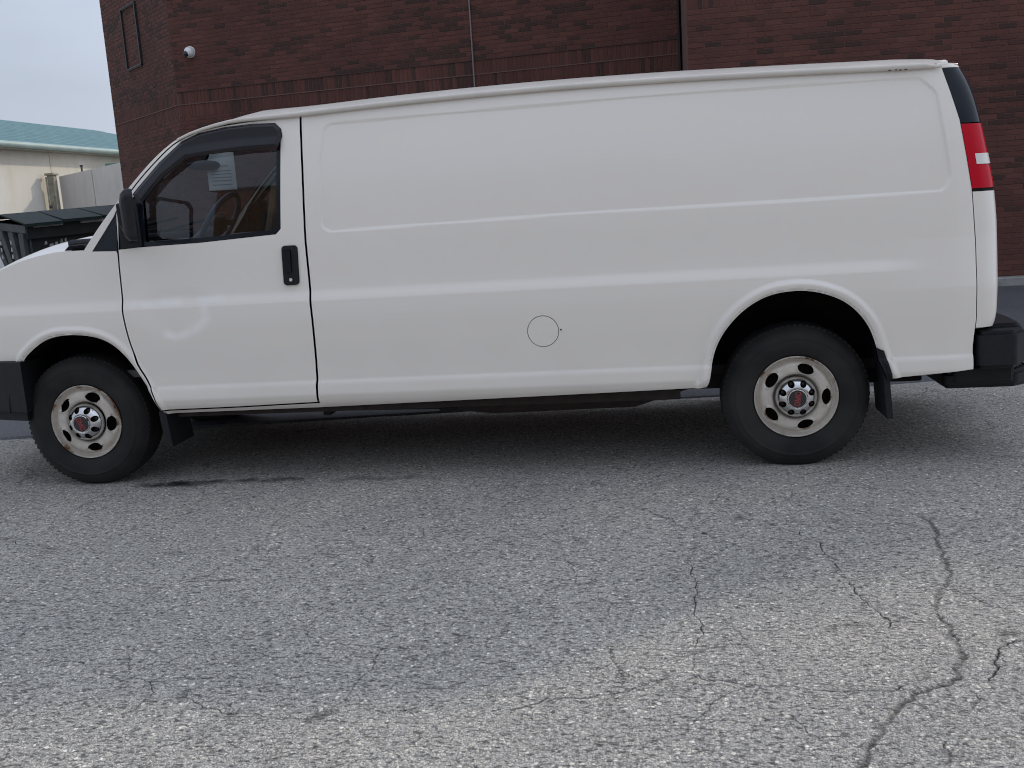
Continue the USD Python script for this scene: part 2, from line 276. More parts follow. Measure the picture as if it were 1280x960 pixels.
def sheet(poly, F, step, depth=None, extra=None):
    """Fills a (u,v) polygon with a well shaped triangulation, maps it by F(u,v)->xyz and turns its edges back by the vector depth. Returns vertices, faces, normals, uv."""
    polys = list(poly.geoms) if hasattr(poly, 'geoms') else [poly]
    V, T, N, UV = [], [], [], []; base = 0
    for pg in polys:
        rings = [resample(r.coords, step*.8) for r in [pg.exterior] + list(pg.interiors)]
        b = np.vstack(rings)
        x0, y0, x1, y1 = pg.bounds
        gx, gy = np.meshgrid(np.arange(x0, x1, step), np.arange(y0, y1, step*.87), indexing='xy')
        gx = gx + (np.arange(gx.shape[0]) % 2)[:, None]*step*.5
        g = np.stack([gx.ravel(), gy.ravel()], -1)
        inner = pg.buffer(-step*.5)
        g = g[shapely.contains_xy(inner, g[:, 0], g[:, 1])] if not inner.is_empty else g[:0]
        p = np.vstack([b, g] + ([extra] if extra is not None else []))
        tri = Delaunay(p).simplices
        c = p[tri].mean(1); tri = tri[shapely.contains_xy(pg, c[:, 0], c[:, 1])]
        e1, e2 = p[tri[:, 1]]-p[tri[:, 0]], p[tri[:, 2]]-p[tri[:, 0]]
        cr = e1[:, 0]*e2[:, 1]-e1[:, 1]*e2[:, 0]
        tri[cr < 0] = tri[cr < 0][:, ::-1]; tri = tri[np.abs(cr) > 1e-10]
        X = F(p[:, 0], p[:, 1]); h = 1e-3
        du = F(p[:, 0]+h, p[:, 1])-F(p[:, 0]-h, p[:, 1]); dv = F(p[:, 0], p[:, 1]+h)-F(p[:, 0], p[:, 1]-h)
        nn = np.cross(du, dv); nn /= np.linalg.norm(nn, axis=1, keepdims=True)+1e-12
        V.append(X); T.append(tri+base); N.append(nn); UV.append(p); base += len(p)
        if depth is not None:
            for r in rings:
                A = F(r[:, 0], r[:, 1]); B = A + np.asarray(depth); n = len(r); i = np.arange(n); k = (i+1) % n
                t = np.roll(A, -1, 0)-np.roll(A, 1, 0); nr = np.cross(np.asarray(depth, float), t); nr /= np.linalg.norm(nr, axis=1, keepdims=True)+1e-12
                V += [A, B]; N += [-nr, -nr]; UV += [r, r]
                T.append(np.vstack([np.stack([i, i+n, k+n], -1), np.stack([i, k+n, k], -1)])+base); base += 2*n
    return np.vstack(V), np.vstack(T), np.vstack(N), np.vstack(UV)
def put_sheet(name, poly, F, step, material, parent, depth=None, wear=None, label=None):
    v, f, n, uv = sheet(poly, F, step, depth)
    return obj(name, (v, f), material, parent, normals=n, prim=None if wear is None else {'wear': wear(uv[:, 0], uv[:, 1])}, label=label)
def spline(pts, n=12):
    """smooth curve through points (chord parametrised)"""
    p = np.asarray(pts, float); t = np.r_[0, np.cumsum(np.linalg.norm(np.diff(p, axis=0), axis=1))]
    s = np.linspace(0, t[-1], n*(len(p)-1)+1)
    return np.stack([PchipInterpolator(t, p[:, k])(s) for k in range(p.shape[1])], -1)

def arch(pts, n=8):
    from scipy.interpolate import CubicSpline
    p = np.asarray(pts, float); t = np.r_[0, np.cumsum(np.sqrt(np.linalg.norm(np.diff(p, axis=0), axis=1)))]
    return CubicSpline(t, p)(np.linspace(0, t[-1], n*(len(p)-1)+1))

# ------------------------------------------------------------------ ground
def polyline_cracks():
    L = [([(4.36, -.80), (4.34, -.96), (4.2, -1.65), (4.13, -1.85), (4.14, -2.01), (4.14, -2.15), (4.06, -2.29), (3.94, -2.38), (3.86, -2.5), (3.79, -2.61), (3.73, -2.71), (3.7, -2.78), (3.62, -3.2)], .0135, .009),
         ([(3.80, -.95), (3.88, -1.23), (3.89, -1.48), (3.92, -1.75), (3.97, -1.92)], .0045, .005),
         ([(4.38, -2.0), (4.3, -2.04), (4.17, -2.26), (4.06, -2.45), (3.97, -2.62), (3.91, -2.77), (3.85, -3.1)], .006, .006),
         ([(3.32, -1.2), (3.34, -1.63), (3.35, -1.97), (3.3, -2.18), (3.31, -2.29)], .0035, .005),
         ([(2.77, -2.47), (2.96, -2.42), (3.12, -2.37), (3.26, -2.28), (3.43, -2.32), (3.61, -2.36), (3.78, -2.37), (3.9, -2.35)], .0045, .006),
         ([(.01, -.81), (.28, -.96), (.61, -1.04), (.93, -1.12), (1.36, -1.08), (1.82, -1.14)], .0035, .005),
         ([(.92, -2.15), (1.22, -2.19), (1.48, -2.19), (1.64, -2.2), (1.79, -2.12), (1.91, -2.14)], .003, .004),
         ([(2.2, -1.78), (2.5, -1.76), (2.8, -1.77), (3.05, -1.75), (3.34, -1.72)], .0022, .003),
         ([(3.5, -1.95), (3.7, -1.93), (3.9, -1.92), (4.12, -1.9)], .003, .004),
         ([(4.14, -2.02), (4.3, -1.99), (4.6, -1.97), (5.0, -2.0)], .003, .004),
         ([(2.0, -.1), (2.6, -.14), (3.2, -.12), (3.9, -.25), (4.4, -.42), (5.2, -.5)], .003, .004),
         ([(3.45, -.62), (3.62, -.78), (3.80, -.95)], .003, .004), ([(4.34, -.96), (4.15, -.86), (3.9, -.82), (3.6, -.8)], .003, .004),
         ([(1.75, -2.42), (1.9, -2.52), (2.1, -2.55), (2.3, -2.5), (2.5, -2.53)], .003, .004), ([(3.55, -2.52), (3.62, -2.66), (3.68, -2.8)], .003, .004),
         ([(1.5, -2.3), (1.62, -2.42), (1.62, -2.5)], .003, .004), ([(.4, .10), (.9, .115), (1.34, .10), (1.9, .02), (2.6, .0)], .003, .003)]
    return L
GX0, GX1, GY0, GY1 = -4.0, 9.0, -4.2, 5.0
step = .055
gx, gy = np.meshgrid(np.arange(GX0, GX1, step), np.arange(GY0, GY1, step)); pts = np.stack([gx.ravel(), gy.ravel()], -1)
pts += RNG.uniform(-.35, .35, pts.shape)*step
cr_pts, lines = [], []
for k, (pl, w, d) in enumerate(polyline_cracks()):
    s = spline(pl, 14); t = np.gradient(s, axis=0); t /= np.linalg.norm(t, axis=1, keepdims=True); nrm = np.stack([-t[:, 1], t[:, 0]], -1)
    q3 = np.c_[s, np.full(len(s), k*7.)]
    wob = (meshkit.fbm(q3*9, 3, 5)-.5)*.07 + (meshkit.fbm(q3*40, 3, 6)-.5)*.03
    s = s + nrm*wob[:, None]; dense = resample(np.vstack([s, s[-1:]]), .015)
    t = np.gradient(dense, axis=0); t /= np.linalg.norm(t, axis=1, keepdims=True)+1e-9; nrm = np.stack([-t[:, 1], t[:, 0]], -1)
    wv = w*(.35+1.3*meshkit.fbm(np.c_[dense*14, np.full(len(dense), k*3.)], 3, 9))
    for o in (-1.9, -1, -.35, .35, 1, 1.9): cr_pts.append(dense + nrm*(wv*o*.5)[:, None])
    lines.append((LineString(dense), w, d))
cr_pts = np.vstack(cr_pts)
corridor = shapely.union_all([l.buffer(w*1.3) for l, w, d in lines])
pts = pts[~shapely.contains_xy(corridor, pts[:, 0], pts[:, 1])]
far = []
for R in (9, 12, 16, 24, 40, 70, 130, 260, 500):
    a = np.linspace(0, 2*np.pi, 40, endpoint=False) + R; far.append(np.stack([2.5+R*np.cos(a), .5+R*np.sin(a)], -1))
far = np.vstack(far); far = far[(far[:, 0] < GX0-.2) | (far[:, 0] > GX1+.2) | (far[:, 1] < GY0-.2) | (far[:, 1] > GY1+.2)]
gp = np.vstack([pts, cr_pts, far]); gp = np.unique(np.round(gp, 4), axis=0)
zz = (meshkit.fbm(np.c_[gp*.8, np.zeros(len(gp))], 4, 3)-.5)*.016*np.exp(-np.maximum(0, np.linalg.norm(gp-[2.5, -.5], axis=1)-5)/3) - .004
zz += (meshkit.fbm(np.c_[gp*9, np.zeros(len(gp))], 2, 8)-.5)*.003
wear = np.zeros(len(gp)); gpp = shapely.points(gp)
for l, w, d in lines:
    near = np.nonzero(shapely.contains_xy(l.buffer(w*3.5), gp[:, 0], gp[:, 1]))[0]
    dist = shapely.distance(gpp[near], l)
    wl = w*.5*(.55+.9*meshkit.fbm(np.c_[gp[near]*14, np.zeros(len(near))], 3, 9))
    t = np.clip(1-dist/(wl*1.5), 0, 1); gate = np.clip((meshkit.fbm(np.c_[gp[near]*5.5, np.full(len(near), 4.)], 3, 17)-.31)/.12, .12, 1) if w < .012 else .38+.6*meshkit.fbm(np.c_[gp[near]*16, np.full(len(near), 6.)], 3, 19)
    zz[near] -= d*np.minimum(1, t*1.6)*gate; wear[near] = np.maximum(wear[near], np.clip(t*1.7, 0, .88)*gate)
# oil drips and a damp streak left on the asphalt beside the sill
for (x, y, rx, ry, s) in ((.52, .05, .17, .07, 1.0), (.68, .07, .15, .06, .95), (.40, .05, .14, .05, .8), (.95, .09, .14, .04, .8), (1.15, .10, .12, .035, .7), (1.7, .06, .35, .03, .5), (-.5, -.6, .35, .12, .2)):
    q = ((gp[:, 0]-x)/rx)**2+((gp[:, 1]-y)/ry)**2
    e = meshkit.fbm(np.c_[gp*16, np.full(len(gp), 2.)], 3, 21)
    wear = np.maximum(wear, s*np.clip((1.15-q)*1.2-(e-.5)*2.2, 0, 1)*(q < 3))
tri = Delaunay(gp).simplices
e1, e2 = gp[tri[:, 1]]-gp[tri[:, 0]], gp[tri[:, 2]]-gp[tri[:, 0]]
cr = e1[:, 0]*e2[:, 1]-e1[:, 1]*e2[:, 0]; tri[cr < 0] = tri[cr < 0][:, ::-1]
tag(obj('asphalt_lot', (np.c_[gp, zz], tri), 'asphalt', smooth=True, prim={'wear': wear}), kind='structure')
# smoother darker asphalt lane that starts behind the van
SEAM = np.array([(-60, -8.0), (-1.33, 1.36), (1.8, 1.75), (5.07, 2.18), (5.34, 2.28), (9, 3.0), (60, 12.0)])
sm = spline(SEAM, 10); sm[:, 1] += (meshkit.fbm(np.c_[sm*3, np.zeros(len(sm))], 3, 2)-.5)*.08
lane = np.concatenate([np.c_[sm, np.full(len(sm), .013)][:, None], np.c_[sm[:, 0], np.full(len(sm), 120.), np.full(len(sm), .013)][:, None], ], 1)
lane = np.concatenate([lane[:, :1] - [[[0, .012, .022]]], lane], 1)
tag(obj('smooth_lane', grid_mesh(lane), 'smooth_asphalt'), kind='structure')

# ------------------------------------------------------------------ brick building
BL, BH, BJ = .203, .057, .010
bb = thing('brick_building', 'tall dark red brick building with a chamfered corner behind the white van', 'building')
PR, PH = .213, .067
A9 = math.radians(9)
WALLS = []  # name, start(x,y), end(x,y) seen left to right from outside, height
LW0, LW1 = np.array([-4.641, 11.753]), np.array([3.775, 10.42])
CH0 = np.array([-7.168, 14.280])
RB0, RB1 = np.array([3.775, 8.4]), np.array([19.0, 8.4])
H_L, H_R = 9.4, 8.2
def top_right(x): return np.interp(x, [10.4, 11.3, 11.9, 12.6], [8.2, 7.85, 7.45, 7.6])
bricks = []   # (corners 4x3 outward front, normal, tone, distance)
def lay(a, b, topf, band0, nband, seed):
    d = b-a; L = np.linalg.norm(d); d = d/L; n = np.array([d[1], -d[0]])   # outward normal faces the viewer
    rng = np.random.default_rng(seed)
    rows = []
    z = .12
    nz = int(round((band0-z)/PH)); ph = (band0-z)/nz
    rows += [(z+i*ph, ph, 0) for i in range(nz)]
    rows += [(band0+i*PR, PR, 1) for i in range(nband)]
    z = band0+nband*PR
    while z < 9.5: rows.append((z, PH, 0)); z += PH
    for ri, (z, h, sold) in enumerate(rows):
        pw = PH if sold else PR
        off = 0 if sold or ri % 2 == 0 else -pw/2
        xs = np.arange(off, L, pw)
        for x in xs:
            x0, x1 = max(x, 0)+BJ/2, min(x+pw, L)-BJ/2
            if x1-x0 < .03: continue
            zt = z+h-BJ/2
            px = a[0]+d[0]*(x0+x1)/2
            if zt > float(topf(px)): continue
            c = a+d*(x0+x1)/2
            nv = meshkit.noise(np.array([c[0]*1.9+c[1], z*5.5, seed*3.]), 4)
            tone = rng.uniform(.20, .95)
            if rng.random() < .07 + .8*max(0, nv-.62)/.38: tone = rng.uniform(0, .14)
            bricks.append((a+d*x0, a+d*x1, z+BJ/2, zt, n, tone, .005+rng.uniform(-.0015, .0015)))
BANDTOP = 3.615
lay(LW0, LW1, lambda x: H_L, BANDTOP-2*PR, 2, 1)
lay(CH0, LW0, lambda x: H_L, BANDTOP-2*PR, 2, 2)
lay(RB0, RB1, top_right, 3.66, 1, 3)
def brick_mesh(lst):
    V, F, T = [], [], []
    for k, (p0, p1, z0, z1, n, tone, dep) in enumerate(lst):
        c = .003; d = (p1-p0)/np.linalg.norm(p1-p0); o = n*dep
        back = [(*p0, z0), (*p1, z0), (*p1, z1), (*p0, z1)]
        q0, q1 = p0+d*c+o, p1-d*c+o
        fr = [(*q0, z0+c), (*q1, z0+c), (*q1, z1-c), (*q0, z1-c)]
        V += back+fr; b = 8*k
        F += [[b+4, b+5, b+6], [b+4, b+6, b+7]]
        for i in range(4):
            j = (i+1) % 4; F += [[b+i, b+j, b+4+j], [b+i, b+4+j, b+4+i]]
        T += [tone]*8
    return (np.array(V), np.array(F)), T
CP = np.array([3.2283, -5.1981, 1.4489])
TH = 36.0/2/(36.0*1270/1280)
def in_view(b):
    c = np.array([*(b[0]+b[1])/2, (b[2]+b[3])/2])-CP
    zc = c@fw; X, Y = 640+1270*(c@rt)/zc, 480-1270*(c@up)/zc
    if not (0 < X < 1280 and 0 < Y < 960): return None
    roof = np.interp(X, [105, 240, 376, 600, 800, 1000, 1180, 1200, 1224, 1247, 1248], [315, 157, 143, 116, 100, 88, 79, 90, 152, 300, 420])
    return zc if Y < roof or X > 1248 else None
vis = [(in_view(b), i) for i, b in enumerate(bricks)]
vis = sorted([(z, i) for z, i in vis if z is not None]); single = [i for _, i in vis[:300]]; ss = set(single)
for i in single:
    m, t = brick_mesh([bricks[i]]); obj('brick', m, 'brick_face', bb, prim={'tone': t})
m, t = brick_mesh([b for i, b in enumerate(bricks) if i not in ss]); obj('brickwork', m, 'brick_face', bb, prim={'tone': t}, kind='stuff')
def prism_xy(poly, z0, z1):
    m = trimesh.creation.extrude_polygon(poly, z1-z0); m.apply_translation([0, 0, z0]); return m
foot_l = Polygon([CH0, LW0, LW1, (3.775, 13.5), (-3.5, 14.8), (-7.168, 18.5)])
obj('mortar_core', cat(prism_xy(foot_l, 0, H_L)), 'mortar', bb)
# right block with a stepped, sloping parapet
pf = Polygon([(RB0[0], 0), (RB1[0], 0), (RB1[0], 7.6), (12.6, 7.6), (11.9, 7.45), (11.3, 7.85), (10.4, 8.2), (RB0[0], 8.2)])
core = trimesh.creation.extrude_polygon(pf, 5.5); core.apply_transform(trimesh.transformations.rotation_matrix(math.pi/2, [1, 0, 0])); core.apply_translation([0, 8.4+5.5, 0])
obj('mortar_core', core, 'mortar', bb)
cp = []
for (xa, za, xb, zb) in ((3.72, 8.2, 10.4, 8.2), (10.4, 8.2, 11.3, 7.85), (11.3, 7.85, 11.9, 7.45), (11.9, 7.45, 12.6, 7.6), (12.6, 7.6, 19, 7.6)):
    cp.append(frame_tube([(xa, 8.5, za+.03), (xb, 8.5, zb+.03)], .12, 4, flat=(1.2, .35)))
obj('coping', cat(*cp), 'coping_metal', bb)
obj('coping', cat(*[frame_tube([(*p, H_L+.03), (*q, H_L+.03)], .12, 4, flat=(1.2, .35)) for p, q in ((CH0, LW0), (LW0, LW1))]), 'coping_metal', bb)
def wall_strip(a, b, z0, z1, proud):
    d = (b-a)/np.linalg.norm(b-a); n = np.array([d[1], -d[0]]); c = (a+b)/2+n*proud/2
    return box((*c, (z0+z1)/2), (np.linalg.norm(b-a), proud, z1-z0), math.atan2(d[1], d[0]))
# dark flashing line above the upper soldier course, pale ledge line between the two courses
obj('flashing', cat(wall_strip(LW0, LW1, BANDTOP-.006, BANDTOP+.006, .013)), 'mortar_shadow', bb)
obj('ledge', cat(wall_strip(LW0, LW1, BANDTOP-PR-.007, BANDTOP-PR+.007, .012), wall_strip(CH0, LW0, BANDTOP-PR-.007, BANDTOP-PR+.007, .012)), 'ledge_mortar', bb)
# corner joint between the two blocks
obj('corner_joint', box((3.74, 10.33, 4.6), (.03, .16, 9.2), -A9), 'joint_dark', bb)
# thin metal frame set on the chamfered wall
def on_ch(s, z, o=.0):
    d = (LW0-CH0)/np.linalg.norm(LW0-CH0); n = np.array([d[1], -d[0]]); p = CH0+d*s+n*o; return np.array([*p, z])
dch = (LW0-CH0)/np.linalg.norm(LW0-CH0)
s0, s1 = [float(np.dot(np.array(p)-CH0, dch)) for p in ((-6.285, 13.397), (-5.716, 12.828))]
fr = []
for (sa, za, sb, zb, w) in ((s0, 4.29, s1, 4.29, .035), (s0, 5.36, s1, 5.36, .035), (s0, 4.29, s0, 5.36, .035), (s1, 4.29, s1, 5.36, .045)):
    fr.append(frame_tube([on_ch(sa, za, .02), on_ch(sb, zb, .02)], w/1.4, 4))
obj('vent_frame', cat(*fr), 'frame_black', bb)
# grey cable running down the wall
cw = LW0+(LW1-LW0)*((.62+4.641)/8.416); nl = np.array([-math.sin(A9), -math.cos(A9)])
obj('wall_cable', frame_tube([(*(cw+nl*.03), 9.3), (*(cw+nl*.03), .1)], .011, 6), 'cable_grey', bb)
# concrete kerb along the foot of the right block
kb = thing('concrete_kerb', 'pale concrete kerb at the foot of the brick wall right of the van', 'kerb')
for i in range(7):
    obj('kerb_stone', rbox((4.9+i*2.2, 8.31, .055), (2.19, .16, .13), .015), 'kerb_concrete', kb)
# dome security camera on the left wall
sc = thing('security_camera', 'small white dome security camera on the brick wall above the cab', 'security camera')
sp = np.array([-4.289, 11.697]); n3 = np.array([nl[0], nl[1], 0]); side3 = np.array([math.cos(A9), -math.sin(A9), 0])
Rm = np.eye(4); Rm[:3, 0] = side3; Rm[:3, 1] = np.cross(n3, side3); Rm[:3, 2] = n3; Rm[:3, 3] = [*sp, 4.235]
hs = trimesh.creation.revolve([(0, .0), (.085, .0), (.088, .03), (.082, .06), (.065, .09), (.04, .108), (0, .115)], sections=28); hs.apply_transform(Rm); obj('housing', hs, 'camera_white', sc, smooth=40)
ln = trimesh.creation.icosphere(3, .048); ln.apply_translation(np.array([*sp, 4.235])+n3*.088-side3*.028+np.array([0, 0, -.03])); obj('lens', ln, 'lens_dark', sc, smooth=True)
pl = trimesh.creation.cylinder(.095, .02, sections=28); pl.apply_transform(Rm); pl.apply_translation(n3*.008); obj('mount_plate', pl, 'camera_white', sc)

# ------------------------------------------------------------------ cream building, screen wall and their small things
XC = -14.0
cb = thing('cream_building', 'long low cream rendered building with green shingled roof left of the brick corner', 'building')
for i, (y0, y1) in enumerate(((9.0, 15.4), (15.4, 23.02), (23.02, 30.0), (30.0, 37.6))):
    obj('wall_panel', box((XC-.2, (y0+y1)/2, 1.9), (.4, y1-y0-.03, 3.8)), 'cream_render', cb)
obj('wall_joint', box((XC-.22, 23.3, 1.89), (.36, 28.6, 3.78)), 'worn_paint', cb)
EX, EZ, RX, RZ, RY0, RY1 = -13.65, 3.80, -18.4, 5.22, 5.0, 33.6
ey0, ey1 = 5.0, 38.0
courses = 16
for i in range(courses):
    t0, t1 = i/courses, (i+1)/courses
    e = lambda t: (EX+(RX-EX)*t, EZ+.02+(RZ-EZ)*t, ey1+(RY1-ey1)*t)
    xa, za, ya = e(t0); xb, zb, yb = e(t1)
    rng = np.random.default_rng(100+i); ys = np.arange(13.0-(i % 2)*.45, ya, .9)
    V, F, T = [], [], []
    for y in ys:
        yr = min(y+.885, ya); yt = min(y+.885, yb)
        if yr-y < .08: continue
        k = len(V); yt = max(yt, y+.02)
        V += [(xa, y, za+.009), (xa, yr, za+.009), (xb, yt, zb), (xb, y, zb), (xa, y, za-.004), (xa, yr, za-.004)]
        F += [[k, k+1, k+2], [k, k+2, k+3], [k+4, k+5, k+1], [k+4, k+1, k]]; T += [rng.uniform(0, .5)]*6
    obj('shingle_course', (np.array(V), np.array(F)), 'green_shingle', cb, prim={'tone': T})
deck = np.array([(EX, ey0, EZ), (EX, ey1, EZ), (RX, RY1, RZ), (RX, ey0, RZ), (2*RX-EX, ey1, EZ), (2*RX-EX, ey0, EZ)])
obj('roof_deck', (deck, np.array([[0, 1, 2], [0, 2, 3], [1, 4, 2], [3, 2, 4], [3, 4, 5], [0, 5, 4], [0, 4, 1]])), 'green_fascia', cb)
obj('gutter', frame_tube([(EX+.06, ey0, EZ-.02), (EX+.06, ey1+.05, EZ-.02)], .085, 8), 'gutter_green', cb, smooth=50)
obj('soffit', box(((EX+XC)/2, (ey0+ey1)/2, EZ-.11), (.42, ey1-ey0, .04)), 'post_steel', cb)
obj('far_wall', box((-18.4, 37.4, 1.9), (8.4, .3, 3.7)), 'cream_render', cb)
sw = thing('screen_wall', 'grey concrete screen wall standing out from the cream building, its face in shade', 'wall')
def sw_pt(t): return np.array([-13.62, 22.75])+np.array([1, -.03])*t
tops = lambda t: 2.96+t*.135
for i in range(5):
    t0, t1 = i*1.05, (i+1)*1.05-.014
    p0, p1 = sw_pt(t0), sw_pt(t1)
    V = []
    for (p, z) in ((p0, 0), (p1, 0), (p1, tops(t1)), (p0, tops(t0))): V.append((p[0], p[1], z))
    for (p, z) in ((p0, 0), (p1, 0), (p1, tops(t1)), (p0, tops(t0))): V.append((p[0], p[1]+.2, z))
    obj('concrete_panel', (np.array(V), np.array([[0, 1, 2], [0, 2, 3], [5, 4, 7], [5, 7, 6], [3, 2, 6], [3, 6, 7], [4, 0, 3], [4, 3, 7], [1, 5, 6], [1, 6, 2]])), 'screen_concrete', sw)
obj('back_wall', box((-11.0, 22.95, 1.45), (5.2, .12, 2.9)), 'screen_concrete', sw)
gp_ = thing('gate_post', 'weathered yellowish steel post where the screen wall meets the cream wall', 'post')
obj('shaft', rbox((-13.72, 22.55, 1.5), (.20, .20, 3.0), .02), 'post_steel', gp_)
obj('edge_strip', box((-13.60, 22.44, 1.48), (.035, .03, 2.96)), 'post_paint', gp_); obj('edge_strip', box((-13.835, 22.44, 1.48), (.035, .03, 2.96)), 'post_paint', gp_)
obj('cap', rbox((-13.72, 22.55, 3.03), (.30, .28, .07), .02), 'post_paint', gp_)
obj('latch', rbox((-13.80, 22.43, 2.12), (.08, .05, .08), .01), 'blue_grey_plastic', gp_)
vp = thing('vent_pipe', 'thin dark pipe sticking up behind the grey screen wall', 'pipe')
obj('stem', frame_tube([(-13.22, 23.3, 0), (-13.20, 23.3, 2.6), (-13.19, 23.28, 3.27)], .028, 8), 'pipe_dark', vp, smooth=50); obj('cowl', trimesh.creation.cylinder(.045, .05, sections=14, transform=trimesh.transformations.translation_matrix((-13.19, 23.28, 3.25))), 'pipe_dark', vp)
cn = thing('green_canopy', 'small flat canopy with green fascia above the far end of the screen wall', 'canopy')
obj('fascia', box((-11.95, 25.15, 3.275), (3.0, .06, .21)), 'green_fascia', cn); obj('fascia', box((-13.46, 26.15, 3.275), (.06, 1.94, .21)), 'green_fascia', cn)
obj('deck', box((-11.95, 26.2, 3.33), (2.9, 1.9, .05)), 'roof_tar', cn)
for x in (-13.3, -10.6): obj('post', box((x, 25.3, 1.58), (.1, .1, 3.16)), 'post_steel', cn)

# ------------------------------------------------------------------ dumpster and the far car
dm = thing('dumpster', 'dark green steel dumpster with plastic lids beside the van bonnet', 'dumpster')
C0 = np.array([-7.25, 11.0]); W = np.array([-.85, .53]); Uv = np.array([.53, .85]); W /= np.linalg.norm(W); Uv /= np.linalg.norm(Uv)
LU, LWd = 2.2, 1.45
def dp(u, w, z): p = C0+Uv*u+W*w; return (p[0], p[1], z)
zr = lambda u, w: 1.555 + .035*u + .12*w/LWd
def slab(cor, nrm, t):
    c = np.array(cor, float); n = np.array(nrm, float); n /= np.linalg.norm(n); v = np.vstack([c, c-n*t])
    return trimesh.Trimesh(v, np.array([[0, 1, 2], [0, 2, 3], [5, 4, 7], [5, 7, 6], [0, 4, 5], [0, 5, 1], [1, 5, 6], [1, 6, 2], [2, 6, 7], [2, 7, 3], [3, 7, 4], [3, 4, 0]]), process=False)
nU = np.array([*(-W), 0]); nW = np.array([*(-Uv), 0])
obj('front_panel', slab([dp(0, 0.03, .18), dp(LU, .03, .18), dp(LU, .03, zr(LU, 0)), dp(0, .03, zr(0, 0))], nU, .02), 'dumpster_paint', dm)
LB = .38
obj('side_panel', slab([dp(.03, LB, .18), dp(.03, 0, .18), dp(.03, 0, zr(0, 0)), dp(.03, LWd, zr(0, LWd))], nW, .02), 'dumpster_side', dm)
obj('back_panel', slab([dp(0, LB, .18), dp(LU, LB, .18), dp(LU, LWd, zr(LU, LWd)), dp(0, LWd, zr(0, LWd))], nU, .02), 'dumpster_paint', dm)
obj('side_panel', slab([dp(LU, LB, .18), dp(LU, 0, .18), dp(LU, 0, zr(LU, 0)), dp(LU, LWd, zr(LU, LWd))], nW, .02), 'dumpster_paint', dm)
obj('floor', slab([dp(0, 0, .2), dp(LU, 0, .2), dp(LU, LB, .2), dp(0, LB, .2)], (0, 0, 1), .03), 'dumpster_paint', dm)
obj('rim', cat(slab([dp(-.02, -.03, zr(0, 0)-.23), dp(LU, -.03, zr(LU, 0)-.23), dp(LU, -.03, zr(LU, 0)), dp(-.02, -.03, zr(0, 0))], nU, .06)), 'dumpster_paint', dm)
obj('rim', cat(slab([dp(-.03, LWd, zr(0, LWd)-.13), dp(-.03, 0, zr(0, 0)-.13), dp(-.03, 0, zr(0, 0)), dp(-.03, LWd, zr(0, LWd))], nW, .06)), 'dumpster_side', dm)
for k, w in enumerate((.06, .44, .82, 1.16)):
    wb = w*LB/LWd
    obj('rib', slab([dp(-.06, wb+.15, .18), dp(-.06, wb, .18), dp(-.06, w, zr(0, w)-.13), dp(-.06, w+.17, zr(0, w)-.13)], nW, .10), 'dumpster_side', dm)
for u in (.05, .75, 1.45, 2.08): obj('rib', slab([dp(u, -.02, .18), dp(u+.12, -.02, .18), dp(u+.12, -.02, 1.18), dp(u, -.02, 1.18)], nU, .06), 'dumpster_paint', dm)
for w in (.47, .86):
    for z in (1.12, 1.0, .88): obj('paint_mark', slab([dp(-.066, w+.08, z+.13), dp(-.066, w+.03, z+.13), dp(-.066, w+.03, z+.20), dp(-.066, w+.08, z+.20)], nW, .004), 'worn_paint', dm)
for ua, ub in ((.10, .62), (.95, 1.50)):
    obj('rim_edge', slab([dp(ua, -.035, zr(ua, 0)-.045), dp(ub, -.035, zr(ub, 0)-.045), dp(ub, -.035, zr(ub, 0)), dp(ua, -.035, zr(ua, 0)-.005)], nU, .004), 'worn_paint', dm)
pm = []
for i, (u, z, a, b) in enumerate(((.28, 1.21, .05, .07), (.36, 1.17, .08, .06), (.46, 1.18, .06, .08), (.56, 1.20, .05, .10), (.64, 1.22, .04, .09))):
    pm.append(slab([dp(u, .024, z), dp(u+a, .024, z+.02), dp(u+a*.9, .024, z+b), dp(u+.01, .024, z+b*.8)], nU, .003))
obj('worn_patch', cat(*pm), 'worn_paint', dm)
for i, (ua, ub, lift) in enumerate(((-.06, .60, .03), (.62, 1.34, .05), (1.37, 2.26, .06))):
    top = [dp(ua, -.10, zr(ua, 0)+lift), dp(ub, -.10, zr(ub, 0)+lift), dp(ub, LWd*.55, zr(ub, LWd*.55)+.16), dp(ua, LWd*.55, zr(ua, LWd*.55)+.16)]
    top2 = [top[3], top[2], dp(ub, LWd+.03, zr(ub, LWd)+.04), dp(ua, LWd+.03, zr(ua, LWd)+.04)]
    lip = slab([dp(ua, -.12, zr(ua, 0)+lift-.05), dp(ub, -.12, zr(ub, 0)+lift-.05), dp(ub, -.10, zr(ub, 0)+lift), dp(ua, -.10, zr(ua, 0)+lift)], nU, .02)
    obj('lid', cat(slab(top, (0, 0, 1), .025), slab(top2, (0, 0, 1), .025), lip), 'green_lid', dm)
car = thing('parked_car', 'white car whose tail just shows at the left edge behind the dumpster', 'car')
prof = Polygon([(-2.15, .28), (2.1, .28), (2.18, .55), (2.12, .88), (1.95, .98), (1.35, 1.02), (.75, 1.42), (-.65, 1.44), (-1.35, 1.05), (-2.0, .92), (-2.2, .6)])
for wx in (-1.32, 1.3): prof = prof.difference(Point(wx, .30).buffer(.36))
CX, CY = -11.98, 14.3
def carx(m): m.apply_transform(trimesh.transformations.rotation_matrix(math.pi/2, [1, 0, 0])); m.apply_translation([CX, CY+1.72, .0]); return m
obj('body', carx(trimesh.creation.extrude_polygon(prof.buffer(.03).buffer(-.03), 1.72)), 'car_white', car)
